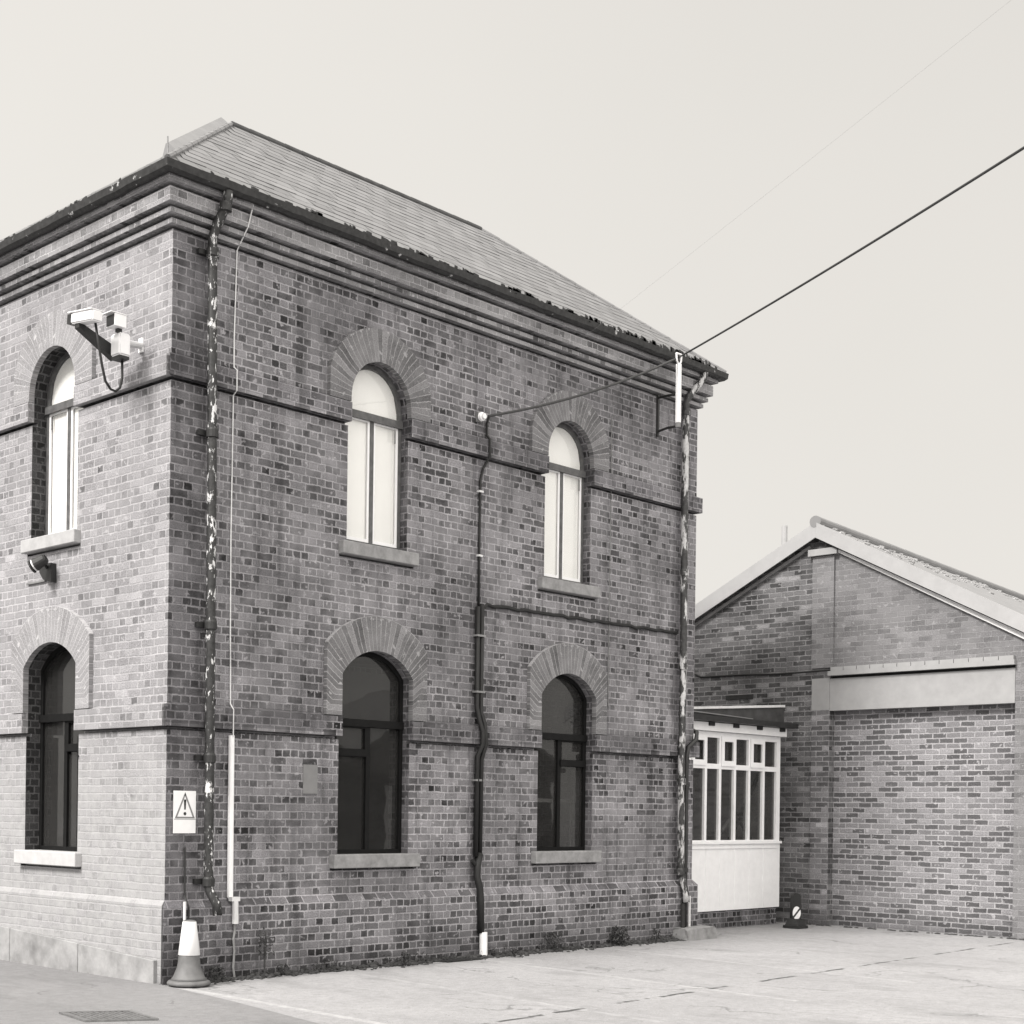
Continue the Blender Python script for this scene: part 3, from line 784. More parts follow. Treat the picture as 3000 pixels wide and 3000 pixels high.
# ------------------------------------------------------------------ warning sign
sg = thing('warning_sign', 'white warning sign with black exclamation triangle near the building corner', 'sign', (.235,0,1.54))
obj('board', BOX((.093,-.014,1.545),(.376,-.004,1.985)), M['white_paint'], sg)
def tri_ring(cx, zb, zt, hw, w):
    k = w/ (zt-zb)
    out = [(cx-hw,zb),(cx+hw,zb),(cx,zt)]
    inn = [(cx-hw+w*1.75,zb+w),(cx+hw-w*1.75,zb+w),(cx,zt-w*2.5)]
    return out, inn
o_, i_ = tri_ring(.235, 1.70, 1.972, .128, .016)
obj('triangle', PRISM(o_, 'Y', -.0165, -.0142, [i_]), M['sign_grey'], sg)
bm = bmesh.new()
prism(bm, [(.226,1.79),(.244,1.79),(.250,1.895),(.220,1.895)], [], 'Y', -.0165, -.0143)
prism(bm, [(.235+.018*math.cos(a*PI/6), 1.748+.018*math.sin(a*PI/6)) for a in range(12)], [], 'Y', -.0165, -.0143)
prism(bm, [(.235,1.965),(.222,1.935),(.248,1.935)], [], 'Y', -.0175, -.0166)
obj('exclamation_mark', bm, M['sign_black'], sg)
obj('rule', BOX((.096,-.0155,1.688),(.373,-.0142,1.694)), M['sign_grey'], sg)

# ------------------------------------------------------------------ CCTV camera on the side wall
cv = thing('security_camera', 'white security camera on a long dark arm beside the upper window of the side wall', 'security camera', (0,.5,6.6))
obj('wall_plate', BOX((-.02,.49,6.59),(0,.56,6.74)), M['white_paint'], cv)
obj('wall_arm', TUBE([(-.01,.52,6.66),(-.27,.46,6.62)], .035, 10), M['pale_metal'], cv)
bm = BOX((-.39,.365,6.46),(-.25,.53,6.69)); bmesh.ops.bevel(bm, geom=bm.edges[:], offset=.015, segments=2, affect='EDGES')
obj('pan_unit', bm, M['white_paint'], cv)
obj('pan_base', BOX((-.38,.375,6.425),(-.26,.52,6.458)), M['dark'], cv)
obj('arm', PRISM([(-.30,6.46),(-.30,6.60),(-.70,6.745),(-.74,6.745),(-.74,6.70)], 'Y', .575, .655), M['dark'], cv)
hb = bmesh.new()
box(hb, (-.065,-.2,-.055), (.065,.2,.055)); bmesh.ops.bevel(hb, geom=hb.edges[:], offset=.014, segments=2, affect='EDGES')
mt = Matrix.Translation((-.70,.50,6.785)) @ Matrix.Rotation(math.radians(7), 4, 'X')
hb.transform(mt); hsg = obj('housing', hb, M['white_paint'], cv)
sh = bmesh.new(); box(sh, (-.075,-.19,.057), (.075,.25,.066)); sh.transform(mt); obj('sunshield', sh, M['white_paint'], hsg)
ln = bmesh.new(); box(ln, (-.058,.2005,-.05), (.058,.275,.048)); ln.transform(Matrix.Translation((0,0,-.0)) @ mt); obj('lens_window', ln, M['dark'], hsg)
lp = obj('lamp_housing', BOX((-.48,.32,6.725),(-.34,.47,6.85)), M['white_paint'], cv)
obj('lamp_glass', BOX((-.488,.332,6.735),(-.4805,.46,6.84)), M['dark'], lp)
obj('lamp_visor', BOX((-.53,.315,6.852),(-.34,.475,6.861)), M['white_paint'], lp)
obj('lamp_bracket', BOX((-.40,.38,6.69),(-.35,.43,6.726)), M['dark'], lp)
lpz = [Vector((-.66,.40,6.72)), Vector((-.62,.395,6.5)), Vector((-.58,.39,6.3)), Vector((-.54,.385,6.15)), Vector((-.48,.38,6.08)), Vector((-.42,.38,6.07)), Vector((-.36,.39,6.12)), Vector((-.32,.41,6.24)), Vector((-.31,.43,6.42))]
obj('cable', TUBE(lpz, .0135, 8), M['rubber'], cv, smooth=True)
tag(obj('wall_conduit', TUBE([(-.012,1.515,6.87),(-.012,1.507,6.40)], .012, 6), M['grey_metal']), 'short grey conduit on the side wall between arched window and security camera', 'conduit')

# floodlight below the upper side window
fd = thing('floodlight', 'small dark floodlight under the upper window sill of the side wall', 'floodlight', (0,2.2,4.42))
obj('wall_box', PRISM([(2.12,4.33),(2.30,4.38),(2.38,4.47),(2.36,4.56),(2.13,4.55)], 'X', -.07, 0), M['dark'], fd)
obj('arm', TUBE([(-.05,2.23,4.50),(-.14,2.17,4.54)], .02, 8), M['dark'], fd)
ax = Vector((-.45,.62,-.42)).normalized(); o0 = Vector((-.17,2.10,4.575))
hd = obj('lamp_head', TUBE([o0-ax*.02, o0, o0+ax*.07, o0+ax*.13], [.045,.06,.065,.075], 16), M['dark'], fd)
obj('lamp_glass', TUBE([o0+ax*.131, o0+ax*.15], [.07,.068], 16), M['pale_metal'], hd)
obj('visor', TUBE([o0+ax*.165, o0+ax*.18], [.078,.078], 16), M['dark'], hd)
tag(obj('wall_strip', BOX((-.03,2.33,4.365),(0,2.72,4.385)), M['grey_metal']), 'thin grey level strip on the side wall left of the floodlight', 'bracket')  # narrow grey strip lying level on the wall

# ------------------------------------------------------------------ warehouse
XW = 13.484
wh = thing('brick_warehouse', 'single-storey brick warehouse with pale gable roof and bricked-up doorway', 'building', (XW,0,0))
ya, za = .225, 6.50
def zl(y): return za-.50*(y-ya)
def zr(y): return za-.534*(ya-y)
obj('wall', PRISM([(0.0,-.05),(6.0,-.05),(6.0,zl(6.0)),(ya,za),(0.0,zr(0.0))], 'X', XW, XW+.35), M['brick_old'], wh)
obj('gable_wall', PRISM([(-4.2,4.132),(0.0,4.132),(0.0,zr(0.0)),(-4.2,zr(-4.2))], 'X', XW, XW+.35), M['brick_pale'], wh)
obj('pier', BOX((XW,-4.2,-.05),(XW+.35,-3.05,4.13)), M['brick_pale'], wh)
obj('infill_wall', BOX((XW+.15,-3.05,-.05),(XW+.34,0.0,3.56)), M['brick_infill'], wh)
obj('pier', BOX((XW-.02,0.0,-.05),(XW,.325,3.57)), M['brick_pier'], wh)
obj('padstone', BOX((XW-.025,.003,3.57),(XW,.325,4.10)), M['concrete_lintel'], wh)
obj('lintel', BOX((XW-.02,-3.05,3.555),(XW+.25,0.0,4.085)), M['concrete_lintel'], wh)
bm = BOX((XW-.10,-3.07,4.13),(XW,-.0,4.205)); obj('ledge', bm, M['concrete_lintel'], wh)
bm = bmesh.new()
k = 0
y = -3.05
while y < -.05:
    box(bm, (XW-.085, y, 4.207), (XW, min(-.002,y+.222), 4.27)); y += .232
obj('ledge_brick', bm, M['concrete_lintel'], wh)
obj('shadow_line_backing', BOX((XW+.06,-3.05,4.086),(XW+.3,0.0,4.131)), M['dark'], wh)  # black strip in the recess paints the shadow line below the ledge
pl = obj('pilaster', BOX((XW-.045,-.065,4.27),(XW,.325,6.13)), M['brick_pale'], wh)
obj('capital', PRISM([(-.135,6.14),(.385,6.14),(.385,6.25),(-.05,6.25),(-.135,6.215)], 'X', XW-.10, XW), M['concrete_lintel'], pl)
# roof slabs; the ridge line runs back slightly askew
RX = 29.0; sk = .10*(RX-XW)
def slab(pts_front, m, nm, th=.09):
    bm = bmesh.new()
    f = [Vector(p) for p in pts_front]
    top = f; bot = [p-Vector((0,0,th)) for p in f]
    a = [bm.verts.new(p) for p in top]; b = [bm.verts.new(p) for p in bot]
    bm.faces.new(a); bm.faces.new(b)
    for i in range(4):
        j = (i+1) % 4; bm.faces.new([a[i],a[j],b[j],b[i]])
    return obj(nm, bm, m, wh)
x0 = XW-.13; zt = 6.67
def zL(y): return zt-.50*(y-ya)
def zR(y): return zt-.534*(ya-y)
def corrug(yA, zA, yB, zB, skA, skB):
    bm = bmesh.new(); n = 210; th = .05
    prev = None
    for i in range(n+1):
        x = x0+(RX-x0)*i/n; f = (x-x0)/(RX-x0)
        dz = .012*math.sin(i*PI)  if False else (.018 if i % 2 else -.006)
        q = [bm.verts.new((x, yA+skA*f, zA+dz)), bm.verts.new((x, yB+skB*f, zB+dz)), bm.verts.new((x, yB+skB*f, zB+dz-th)), bm.verts.new((x, yA+skA*f, zA+dz-th))]
        if prev:
            for k in range(4): bm.faces.new([prev[k], prev[(k+1)%4], q[(k+1)%4], q[k]])
        else: bm.faces.new(q)
        prev = q
    bm.faces.new(prev)
    return bm
rf = obj('roof', corrug(ya, zt, -5.2, zR(-5.2), sk, sk), M['sheet'], wh)
rf2 = obj('roof', corrug(ya, zt, 6.4, zL(6.4), sk, sk), M['sheet'], wh)
bm = bmesh.new(); k = 20
for i in range(k):
    p = Vector((x0-.03+(RX-x0)*i/k, ya+sk*i/k, zt+.03)); q = Vector((x0-.03+(RX-x0)*(i+1)/k+.04, ya+sk*(i+1)/k, zt+.03))
    tube(bm, [p,q], [.098,.092], 14)
obj('ridge_tile', bm, M['sheet'], rf)
rm = random.Random(5); bm = bmesh.new()
for i in range(150):
    f = rm.random(); t = rm.random()**2.2*.9
    x = x0+(RX-x0)*f*.6; y = ya+sk*f*.6 - .08 - t*1.6; z = zR(y-sk*f*.6)+.012
    r = rm.uniform(.025,.07)
    m4 = Matrix.Translation((x,y,z)) @ Matrix.Diagonal((r*1.4,r,r*.5,1))
    bmesh.ops.create_icosphere(bm, subdivisions=1, radius=1, matrix=m4)
obj('moss', bm, plain('pale_roof_lichen', .3, .95, .1, .5, 9), rf)['kind'] = 'stuff'
xb = x0-.028
obj('bargeboard', PRISM([(ya,zt+.02),(ya,zt-.235),(6.3,zL(6.3)-.235),(6.3,zL(6.3)+.02)], 'X', xb, xb+.024), M['fascia'], wh)
obj('bargeboard', PRISM([(ya-.001,zt+.02),(ya-.001,zt-.235),(-5.2,zR(-5.2)-.235),(-5.2,zR(-5.2)+.02)], 'X', xb, xb+.024), M['fascia'], wh)
obj('verge_fillet', PRISM([(-.14,zR(-.14)-.315),(-5.1,zR(-5.1)-.36),(-5.1,zR(-5.1)-.255),(-.14,zR(-.14)-.262)], 'X', XW-.055, XW-.001), M['white_paint'], wh)
obj('verge_fillet', PRISM([(.39,zL(.39)-.315),(6.0,zL(6.0)-.33),(6.0,zL(6.0)-.26),(.39,zL(.39)-.262)], 'X', XW-.055, XW-.001), M['grey_metal'], wh)
obj('vent_slot', BOX((XW-.012,1.45,3.82),(XW-.001,1.99,3.90)), M['dark'], wh)
tag(obj('flue_pipe', TUBE([(17.0,2.962,4.9),(17.0,2.962,7.5)], .056, 12), M['fascia']), 'pale flue pipe poking up behind the warehouse roof', 'flue')
tag(obj('wall_cable', TUBE([(XW-.015,3.2,4.4),(XW-.015,2.75,4.36),(XW-.015,2.5,4.25),(XW-.015,1.6,4.245),(XW-.015,1.0,4.22),(XW-.05,.36,4.22),(XW-.06,-.05,4.225)], .017, 6), M['rubber']), 'dark cable sagging along the warehouse gable above the porch roof', 'cable')

# ------------------------------------------------------------------ glazed porch between the buildings
po = thing('glazed_porch', 'white glazed porch with felt roof between the two brick buildings', 'porch', (11.4,.7,0))
X0, X1, Y0 = W+.003, 13.125, .70
mull = [9.64,10.068,10.492,10.918,11.322,11.751,12.177,12.613]
zs0, zt0, zt1, zh = 1.405, 2.535, 2.615, 3.03
cells = []
edges = [X0+.06] + mull + [X1-.115]
holes = []
for i in range(len(edges)-1):
    a, b = edges[i]+.032, edges[i+1]-.032
    if i == len(edges)-2: b = edges[i+1]
    if b-a < .05: continue
    holes.append(rect(a, b, zs0, zt0))
    holes.append(rect(a, b, zt1, zh))
fr = obj('frame', PRISM(rect(X0, X1, zs0-.06, zh+.09), 'Y', Y0, Y0+.075, holes), M['white_paint'], po)
obj('pane', BOX((X0+.02,Y0+.04,zs0-.02),(X1-.05,Y0+.045,zh+.03)), M['glass_dark'], fr)
for i, x in enumerate(mull):       # opening top lights have a sash of their own
    if i in (0, 2, 4, 6):
        a = mull[i]+.034; b = (mull[i+1] if i+1 < len(mull) else X1-.115)-.034
        if i == 6: a, b = mull[6]+.034, mull[7]-.034
        obj('top_light', PRISM(rect(a-.02,b+.02,zt1-.03,zh+.03), 'Y', Y0-.022, Y0-.002, [rect(a+.055,b-.05,zt1+.055,zh-.055)]), M['white_paint'], fr)
pp = [(X0, Y0+.06), (X0, Y0-.012)]                 # boarded panel with fine V joints under each mullion
for x in mull: pp += [(x-.006, Y0-.012), (x, Y0-.002), (x+.006, Y0-.012)]
pp += [(X1, Y0-.012), (X1, Y0+.06)]
obj('lower_panel', PRISM(pp, 'Z', .285, zs0-.062), M['white_paint'], po)
obj('rail', BOX((X0, Y0-.03, zs0-.135),(X1-.1, Y0-.0125, zs0-.1)), M['white_paint'], po)
obj('sill', BOX((X0, Y0-.05, zs0-.06),(X1, Y0-.001, zs0-.02)), M['white_paint'], po)
obj('side_panel', BOX((X1-.05,Y0+.077,.285),(X1,4.2,zh+.2)), M['white_paint'], po)
obj('plinth', BOX((X0,Y0+.03,-.05),(X1-.02,Y0+.2,.28)), M['brick_plinth'], po)
obj('beam', BOX((X0+.4,Y0-.10,3.125),(X1+.03,Y0-.003,3.255)), M['white_paint'], po)
rfp = obj('roof', PRISM([(X0,3.32),(X1+.07,3.32),(X1+.07,3.62),(X0,3.37)], 'Y', Y0-.02, 4.25), M['lead'], po)
obj('flashing', PRISM([(X0,3.375),(X1+.05,3.624),(X1+.05,3.662),(X0,3.413)], 'Y', Y0-.05, Y0+.12), M['pale_metal'], rfp)
obj('batten', PRISM([(10.5,3.40),(12.2,3.37),(12.2,3.385),(10.5,3.42)], 'Y', Y0-.045, Y0-.021), M['plate'], rfp)
obj('gutter', BOX((X0,Y0-.24,3.265),(X1+.16,Y0-.12,3.345)), M['dark'], po)
for x in (10.0,10.85,11.55,12.25,12.95): obj('bracket', BOX((x-.03,Y0-.13,3.20),(x+.11,Y0-.101,3.27)), M['dark'], po)
obj('back_wall', BOX((X0,3.6,0),(X1-.06,3.7,3.3)), M['room'], po)
obj('floor', BOX((X0,Y0+.21,.0),(X1-.06,3.59,.2)), M['room'], po)
tag(obj('streak_pole', TUBE([(11.85,.95,1.2),(13.0,1.0,2.55)], .035, 6), M['dark']), 'dark pole added inside the porch glass as a diagonal streak, rising to the right', 'pole')  # added poles standing in for diagonal streaks in the panes
tag(obj('streak_pole', TUBE([(11.4,.95,1.2),(12.0,.95,1.75)], .03, 6), M['pale_metal']), 'short pale pole added inside the porch glass as a diagonal streak', 'pole')
tag(obj('streak_pole', TUBE([(12.15,.95,1.85),(12.75,.95,1.3)], .03, 6), M['dark']), 'dark pole added inside the porch glass as a diagonal streak, falling to the right', 'pole')

# ------------------------------------------------------------------ things on the ground
cx, cy = .115, -.275
cn = thing('traffic_cone', 'scuffed traffic cone with one broad white sleeve at the building corner', 'traffic cone', (cx,cy,0))
obj('base', LATHE((cx,cy,0), [(.19,0),(.22,.012),(.224,.03),(.21,.05),(.185,.06)], 32), M['cone_body'], cn, smooth=True)
obj('body', LATHE((cx,cy,0), [(.19,.058),(.165,.085),(.145,.13),(.124,.18),(.113,.24),(.108,.30),(.10,.36),(.07,.60),(.064,.66),(.05,.665),(.045,.60)], 32), M['cone_body'], cn, smooth=True)
obj('sleeve', LATHE((cx,cy,0), [(.1105,.312),(.1125,.314),(.0705,.648),(.067,.652)], 32), M['sleeve'], cn, smooth=True)

bx, by = 12.52, .03
bo = thing('hazard_bollard', 'small dark hazard bollard with striped reflector in front of the porch corner', 'bollard', (bx,by,0))
def frustum(bm, c, a0, b0, a1, b1, z0, z1):
    v = []
    for a, b, z in ((a0,b0,z0),(a1,b1,z1)):
        v.append([bm.verts.new((c[0]+s*a, c[1]+t*b, z)) for s, t in ((-1,-1),(1,-1),(1,1),(-1,1))])
    bm.faces.new(v[0]); bm.faces.new(v[1])
    for i in range(4):
        j = (i+1) % 4; bm.faces.new([v[0][i],v[0][j],v[1][j],v[1][i]])
bm = bmesh.new(); frustum(bm, (bx,by), .145,.145,.14,.14,0,.045); frustum(bm, (bx,by), .125,.12,.085,.075,.047,.15)
obj('base', bm, M['dark'], bo)
def rot_xy(bm, ang, c):
    bm.transform(Matrix.Translation((c[0],c[1],0)) @ Matrix.Rotation(ang, 4, 'Z') @ Matrix.Translation((-c[0],-c[1],0)))
prof = [(bx-.08,.14),(bx+.08,.14),(bx+.07,.50)] + [(bx+.07*math.cos(a*PI/8), .50+.065*math.sin(a*PI/8)) for a in range(1,8)] + [(bx-.07,.50)]
bm = PRISM(prof, 'Y', by-.05, by+.05); rot_xy(bm, -.72, (bx,by)); obj('post', bm, plain('dull_bollard_plastic', .016, .6, .3, .2, 10), bo)
bm = PRISM([(bx+.066*math.cos(a*PI/10), .245+.105*math.sin(a*PI/10)) for a in range(20)], 'Y', by-.056, by-.0515); rot_xy(bm, -.72, (bx,by)); pnl = obj('reflector', bm, M['sleeve'], bo)
bm = PRISM([(bx-.062,.185),(bx-.05,.155),(bx+.062,.305),(bx+.045,.33)], 'Y', by-.0585, by-.0565); rot_xy(bm, -.72, (bx,by)); obj('stripe', bm, M['dark'], pnl)

# iron grating in the pavement
gr = thing('drain_grating', 'worn iron drain grating set in the pavement at the foot of the picture', 'drain cover', (-1.8,-1.7,0))
cg = [Vector((-2.03,-1.25,0)), Vector((-1.49,-1.55,0)), Vector((-1.60,-2.13,0)), Vector((-2.14,-1.83,0))]
def gl(u, v): return cg[0].lerp(cg[1], u).lerp(cg[3].lerp(cg[2], u), v)
bm = bmesh.new()
def bar(u0, u1, v0, v1, z0, z1):
    q = [gl(u0,v0), gl(u1,v0), gl(u1,v1), gl(u0,v1)]
    a = [bm.verts.new((p.x,p.y,z0)) for p in q]; b = [bm.verts.new((p.x,p.y,z1)) for p in q]
    bm.faces.new(a); bm.faces.new(b)
    for i in range(4):
        j = (i+1) % 4; bm.faces.new([a[i],a[j],b[j],b[i]])
for a in ((0,1,0,.06),(0,1,.94,1),(0,.06,.06,.94),(.94,1,.06,.94)): bar(*a, .002, .017)
obj('frame', bm, M['iron'], gr)
bm = bmesh.new()
for i in range(11): bar(.065+.08*i, .065+.08*i+.045, .065, .935, .004, .013)
obj('grille', bm, M['iron'], gr)
bm = bmesh.new(); bar(.01,.99,.01,.99,.0005,.0015); obj('sump', bm, M['dark'], gr)
# gully by the black pipe
bm = BOX((3.95,-.30,.002),(4.62,-.13,.012)); tag(obj('gully_cover', bm, M['dark']), 'flat dark gully cover on the ground beside the white sleeve of the black pipe', 'drain cover')

def weed(name, label, x, y, h, r, n, stalk=False, dry=False, seed=0):
    q = random.Random(seed); o = thing(name, label, 'weed', (x,y,0), 'weeds along the foot of the wall')
    bm = bmesh.new()
    for i in range(max(3, n//18)):
        a = q.uniform(0, 2*PI); tip = Vector((x+r*.6*math.cos(a), min(-.07, y+r*.6*math.sin(a)), h*q.uniform(.6,1)))
        if stalk: tip = Vector((x+.02*math.cos(a), y+.02*math.sin(a), h*q.uniform(.85,1)))
        tube(bm, [(x,y,0), Vector((x,y,0)).lerp(tip,.5)+Vector((0,0,.02)), tip], [.006,.005,.003], 5)
    obj('stem', bm, M['leaf'], o)
    bm = bmesh.new()
    for i in range(n):
        a = q.uniform(0, 2*PI); rr = r*math.sqrt(q.random()); z = h*(q.uniform(.45,1) if stalk else q.uniform(.03,1)**.8)
        if not stalk: rr *= max(.25, 1-z/h*.6)
        c = Vector((x+rr*math.cos(a), min(-.075, y+rr*math.sin(a)), z))
        L = q.uniform(.03,.075)*(1 if not stalk else .8); wd = L*q.uniform(.25,.45)
        d = Vector((q.uniform(-1,1), q.uniform(-1,1), q.uniform(-.3,.9))).normalized(); s = d.cross(Vector((q.uniform(-1,1),q.uniform(-1,1),q.uniform(-1,1)))).normalized()
        v = [bm.verts.new(p) for p in (c-d*L*.5, c+s*wd*.5, c+d*L*.5, c-s*wd*.5)]; bm.faces.new(v)
    obj('leaves', bm, M['leaf'], o, norm=False)
weed('weed', 'tall thin weed stalk standing against the plinth right of the white conduit', 1.18, -.2, .52, .1, 130, stalk=True, seed=1)
weed('weed', 'bushy dark weed at the wall foot left of the far concrete block', 7.55, -.16, .26, .22, 260, seed=2)
weed('weed', 'wide sparse weed against the plinth below the right-hand lower window', 6.15, -.14, .24, .28, 150, seed=3)
weed('weed', 'small dark weed at the wall foot under the left lower window', 3.25, -.28, .16, .1, 90, seed=4)
weed('weed', 'little weed tuft just left of the far concrete block', 8.35, -.2, .2, .12, 70, seed=5)
weed('weed', 'low weed tuft on the yard just right of the black pipe sleeve', 5.15, -.33, .08, .14, 70, seed=6)
weed('weed', 'low weed clump growing at the foot of the traffic cone', .55, -.18, .16, .17, 120, seed=8)

# grit, moss and broken mortar lying along the foot of the front wall
q = random.Random(11); bm = bmesh.new()
for i in range(900):
    x = q.uniform(-.02, 9.0); d = abs(q.gauss(0,.09)); y = -.07-d
    r = q.uniform(.01,.045)*(1 if d < .12 else .6)
    m4 = Matrix.Translation((x,y,max(0,.03-d*.25)*q.random())) @ Matrix.Rotation(q.uniform(0,3), 4, 'Z') @ Matrix.Diagonal((r*q.uniform(.8,2), r, r*q.uniform(.4,1), 1))
    bmesh.ops.create_icosphere(bm, subdivisions=1, radius=1, matrix=m4)
for i in range(60):
    x = 13.45-q.random()*.08; y = q.uniform(-3.3,.6); r = q.uniform(.01,.03)
    bmesh.ops.create_icosphere(bm, subdivisions=1, radius=1, matrix=Matrix.Translation((x,y,0)) @ Matrix.Diagonal((r,r*2,r*.6,1)))
o = obj('wall_foot_debris', bm, M['soil']); o['kind'] = 'stuff'; o['label'] = 'dark moss, grit and crumbled mortar along the foot of the wall'; o['category'] = 'debris'

# ragged low growth rooted in the joint between wall and yard
q = random.Random(31); bm = bmesh.new()
tuft = [q.uniform(.3, 8.9) for _ in range(34)]
for i in range(900):
    cx_ = q.choice(tuft); hh = .04+.10*((cx_*7.3) % 1.0)
    c = Vector((q.gauss(cx_, .07), -.075-abs(q.gauss(0,.05)), hh*q.random()))
    L = q.uniform(.025,.06); wd = L*q.uniform(.2,.4)
    d = Vector((q.uniform(-1,1), q.uniform(-.7,.3), q.uniform(0,1.2))).normalized(); sd_ = d.cross(Vector((q.uniform(-1,1),q.uniform(-1,1),q.uniform(-1,1)))).normalized()
    bm.faces.new([bm.verts.new(p) for p in (c-d*L*.5, c+sd_*wd*.5, c+d*L*.5, c-sd_*wd*.5)])
o = obj('ground_cover', bm, M['leaf'], norm=False); o['kind'] = 'stuff'; o['label'] = 'ragged low growth along the foot of the front wall'; o['category'] = 'ground cover'

# ------------------------------------------------------------------ shed across the yard, seen mirrored in the lower panes
shd = thing('brick_shed', 'low brick shed across the yard, mirrored in the ground-floor window panes', 'building', (27,-27,0))
obj('wall', PRISM([(16,-.05),(40,-.05),(40,3.6),(34,6.4),(28,3.6),(22,6.4),(16,3.6)], 'Y', -32, -27), M['brick_old'], shd)
bm = bmesh.new()
for a, b in ((15.6,22),(27.6,34)):
    prism(bm, [(a,3.5),(a+6.4,6.5),(a+12.8,3.5),(a+12.8,3.7),(a+6.4,6.75),(a,3.7)], [], 'Y', -32, -26.7)
obj('roof', bm, M['sheet'], shd)
obj('door', BOX((23.5,-26.98,0),(26.5,-26.9,2.8)), M['frame_grey'], shd)
obj('door', BOX((30,-26.98,0),(33,-26.9,2.8)), M['white_paint'], shd)
# pale board standing in the room behind the right-hand lower window
tag(obj('pin_board', PRISM(rect(6.42,7.5,.9,2.0), 'Y', .62, .65, [rect(6.47,7.45,.95,1.95)]), M['white_paint']), 'pale empty frame standing inside the right-hand lower window', 'frame')

# ------------------------------------------------------------------ ground
def sheet(pts, z):
    bm = bmesh.new(); bm.faces.new([bm.verts.new((x,y,z)) for x, y in pts]); return bm
struct('yard', sheet([(-300,-300),(300,-300),(300,300),(-300,300)], -.006), M['yard'])
struct('pavement', PRISM([(-60,60),(-60,-60),(-7.0,-60),(-.90,-4.2),(-.30,-1.45),(-.07,-.02),(-.02,.02),(-.02,60)], 'Z', -.03, 0.0), M['pavement'])

# ------------------------------------------------------------------ camera
cam = bpy.data.cameras.new('Camera'); co = bpy.data.objects.new('Camera', cam); COL.objects.link(co)
scene.camera = co
F, CX, CY = 4356.4683, 1088.4068, 2374.8501
cam.sensor_width = 36; cam.lens = 36*F/3000
cam.shift_x = (1500-CX)/3000; cam.shift_y = (CY-1500)/3000
cam.clip_end = 2000
yaw, ro = -.7689, .0128
fwd = Vector((-math.sin(yaw), math.cos(yaw), 0)); right = Vector((math.cos(yaw), math.sin(yaw), 0)); up = Vector((0,0,1))
r_ = right*math.cos(ro)+up*math.sin(ro); u_ = -right*math.sin(ro)+up*math.cos(ro)
co.matrix_world = Matrix(((r_.x,u_.x,-fwd.x,-9.0975),(r_.y,u_.y,-fwd.y,-12.4423),(r_.z,u_.z,-fwd.z,1.8044),(0,0,0,1)))

# ------------------------------------------------------------------ light: hazy bright overcast, soft sun from the left
w = bpy.data.worlds.new('World'); scene.world = w; w.use_nodes = True
nt = w.node_tree; bg = nt.nodes['Background']
SUN_EL, SUN_AZ = math.radians(42), None
sd = Vector((-1.0, .06, 0)).normalized()         # towards the sun, in plan
sky = nt.nodes.new('ShaderNodeTexSky'); sky.sky_type = 'NISHITA'; sky.sun_disc = False
sky.sun_elevation = SUN_EL; sky.sun_rotation = math.atan2(sd.x, sd.y); sky.dust_density = 4; sky.air_density = 1
bw = nt.nodes.new('ShaderNodeRGBToBW'); nt.links.new(sky.outputs[0], bw.inputs[0])
# black-and-white film: keep only the sky's brightness, veiled by an even cloud layer that is brighter overhead
tc = nt.nodes.new('ShaderNodeTexCoord'); sp = nt.nodes.new('ShaderNodeSeparateXYZ'); nt.links.new(tc.outputs['Generated'], sp.inputs[0])
def wm(op, a, b=None):
    x = nt.nodes.new('ShaderNodeMath'); x.operation = op
    for i, v in enumerate((a, b)):
        if v is None: continue
        if isinstance(v, (int, float)): x.inputs[i].default_value = v
        else: nt.links.new(v, x.inputs[i])
    return x.outputs[0]
cl = nt.nodes.new('ShaderNodeTexNoise'); cl.inputs['Scale'].default_value = 1.6; cl.inputs['Detail'].default_value = 4
nt.links.new(tc.outputs['Generated'], cl.inputs['Vector'])
zz = wm('MAXIMUM', wm('SUBTRACT', sp.outputs[2], .48), 0.0)
CLOUD = 3.08
veil = wm('ADD', 1.0, wm('MULTIPLY', zz, 2.2))
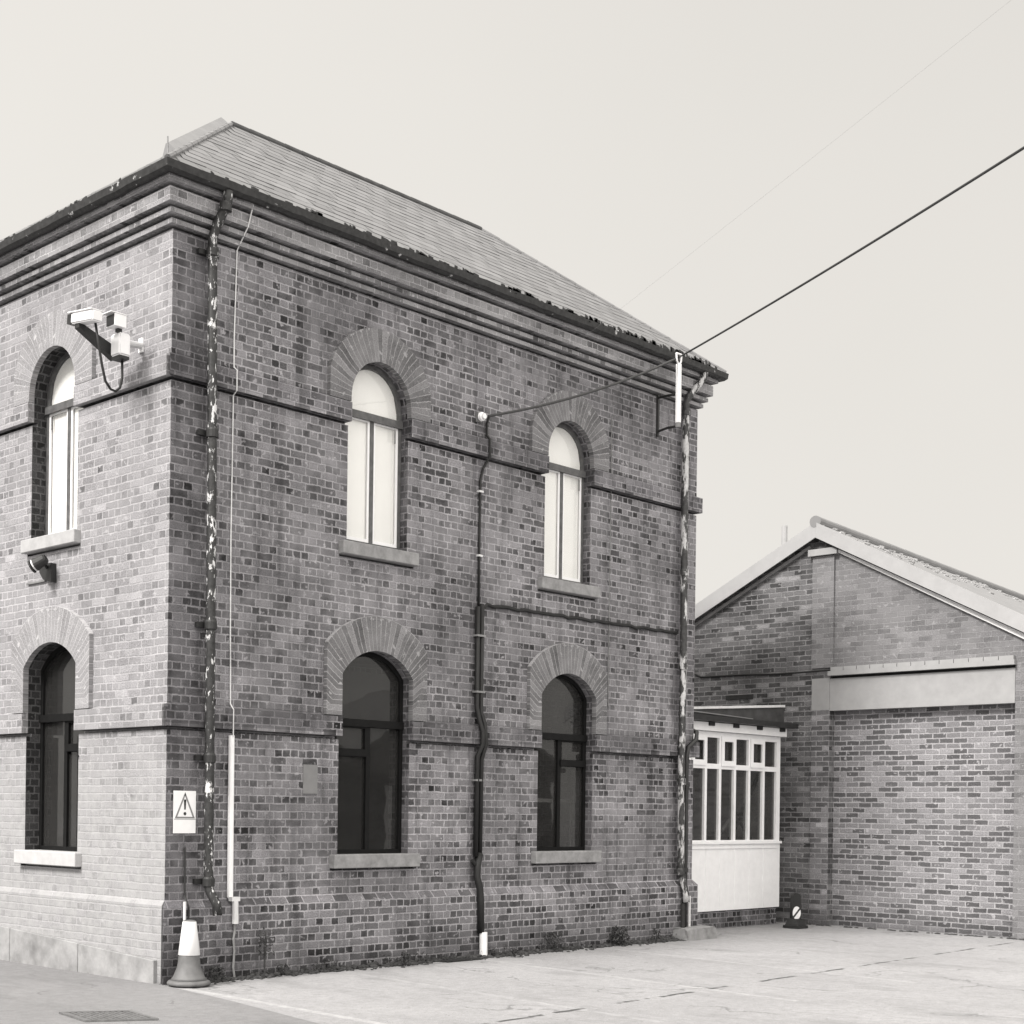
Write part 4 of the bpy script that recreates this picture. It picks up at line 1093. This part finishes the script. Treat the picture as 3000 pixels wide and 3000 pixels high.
# added bright lobe behind the camera that fills the shaded front walls
LB = Vector((-.35,-.8,.55)).normalized()
dt = nt.nodes.new('ShaderNodeVectorMath'); dt.operation = 'DOT_PRODUCT'; nt.links.new(tc.outputs['Generated'], dt.inputs[0]); dt.inputs[1].default_value = LB
db = wm('MAXIMUM', dt.outputs['Value'], 0.0)
veil = wm('MULTIPLY', wm('ADD', veil, wm('MULTIPLY', wm('MULTIPLY', db, db), 2.1)), CLOUD)
veil = wm('MULTIPLY', veil, wm('ADD', .92, wm('MULTIPLY', cl.outputs['Fac'], .17)))
rt = nt.nodes.new('ShaderNodeVectorMath'); rt.operation = 'DOT_PRODUCT'; nt.links.new(tc.outputs['Generated'], rt.inputs[0]); rt.inputs[1].default_value = (.719, -.1, 0)
lat = wm('MINIMUM', wm('MAXIMUM', rt.outputs['Value'], 0.0), 1.0)
veil = wm('MULTIPLY', veil, wm('SUBTRACT', 1.06, wm('MULTIPLY', lat, .17)))
tot = wm('ADD', wm('MULTIPLY', bw.outputs[0], .12), veil)
tn = nt.nodes.new('ShaderNodeMix'); tn.data_type = 'RGBA'; tn.blend_type = 'MULTIPLY'; tn.inputs[0].default_value = 1
nt.links.new(tot, tn.inputs[6]); tn.inputs[7].default_value = (1, .965, .91, 1)
nt.links.new(tn.outputs[2], bg.inputs[0]); bg.inputs[1].default_value = .1
sl = bpy.data.lights.new('Sun', 'SUN'); sl.energy = 1.9; sl.angle = math.radians(14); sl.color = (1, .97, .93)
so = bpy.data.objects.new('Sun', sl); COL.objects.link(so)
to_sun = Vector((sd.x*math.cos(SUN_EL), sd.y*math.cos(SUN_EL), math.sin(SUN_EL)))
so.rotation_euler = to_sun.to_track_quat('Z', 'Y').to_euler()
so.location = (-10, 0, 15)
vs = scene.view_settings
vs.view_transform = 'Standard'; vs.look = 'None'; vs.exposure = 1.3; vs.gamma = 1; vs.use_curve_mapping = False
scene.cycles.use_denoising = True
scene.cycles.max_bounces = 8; scene.cycles.transparent_max_bounces = 12
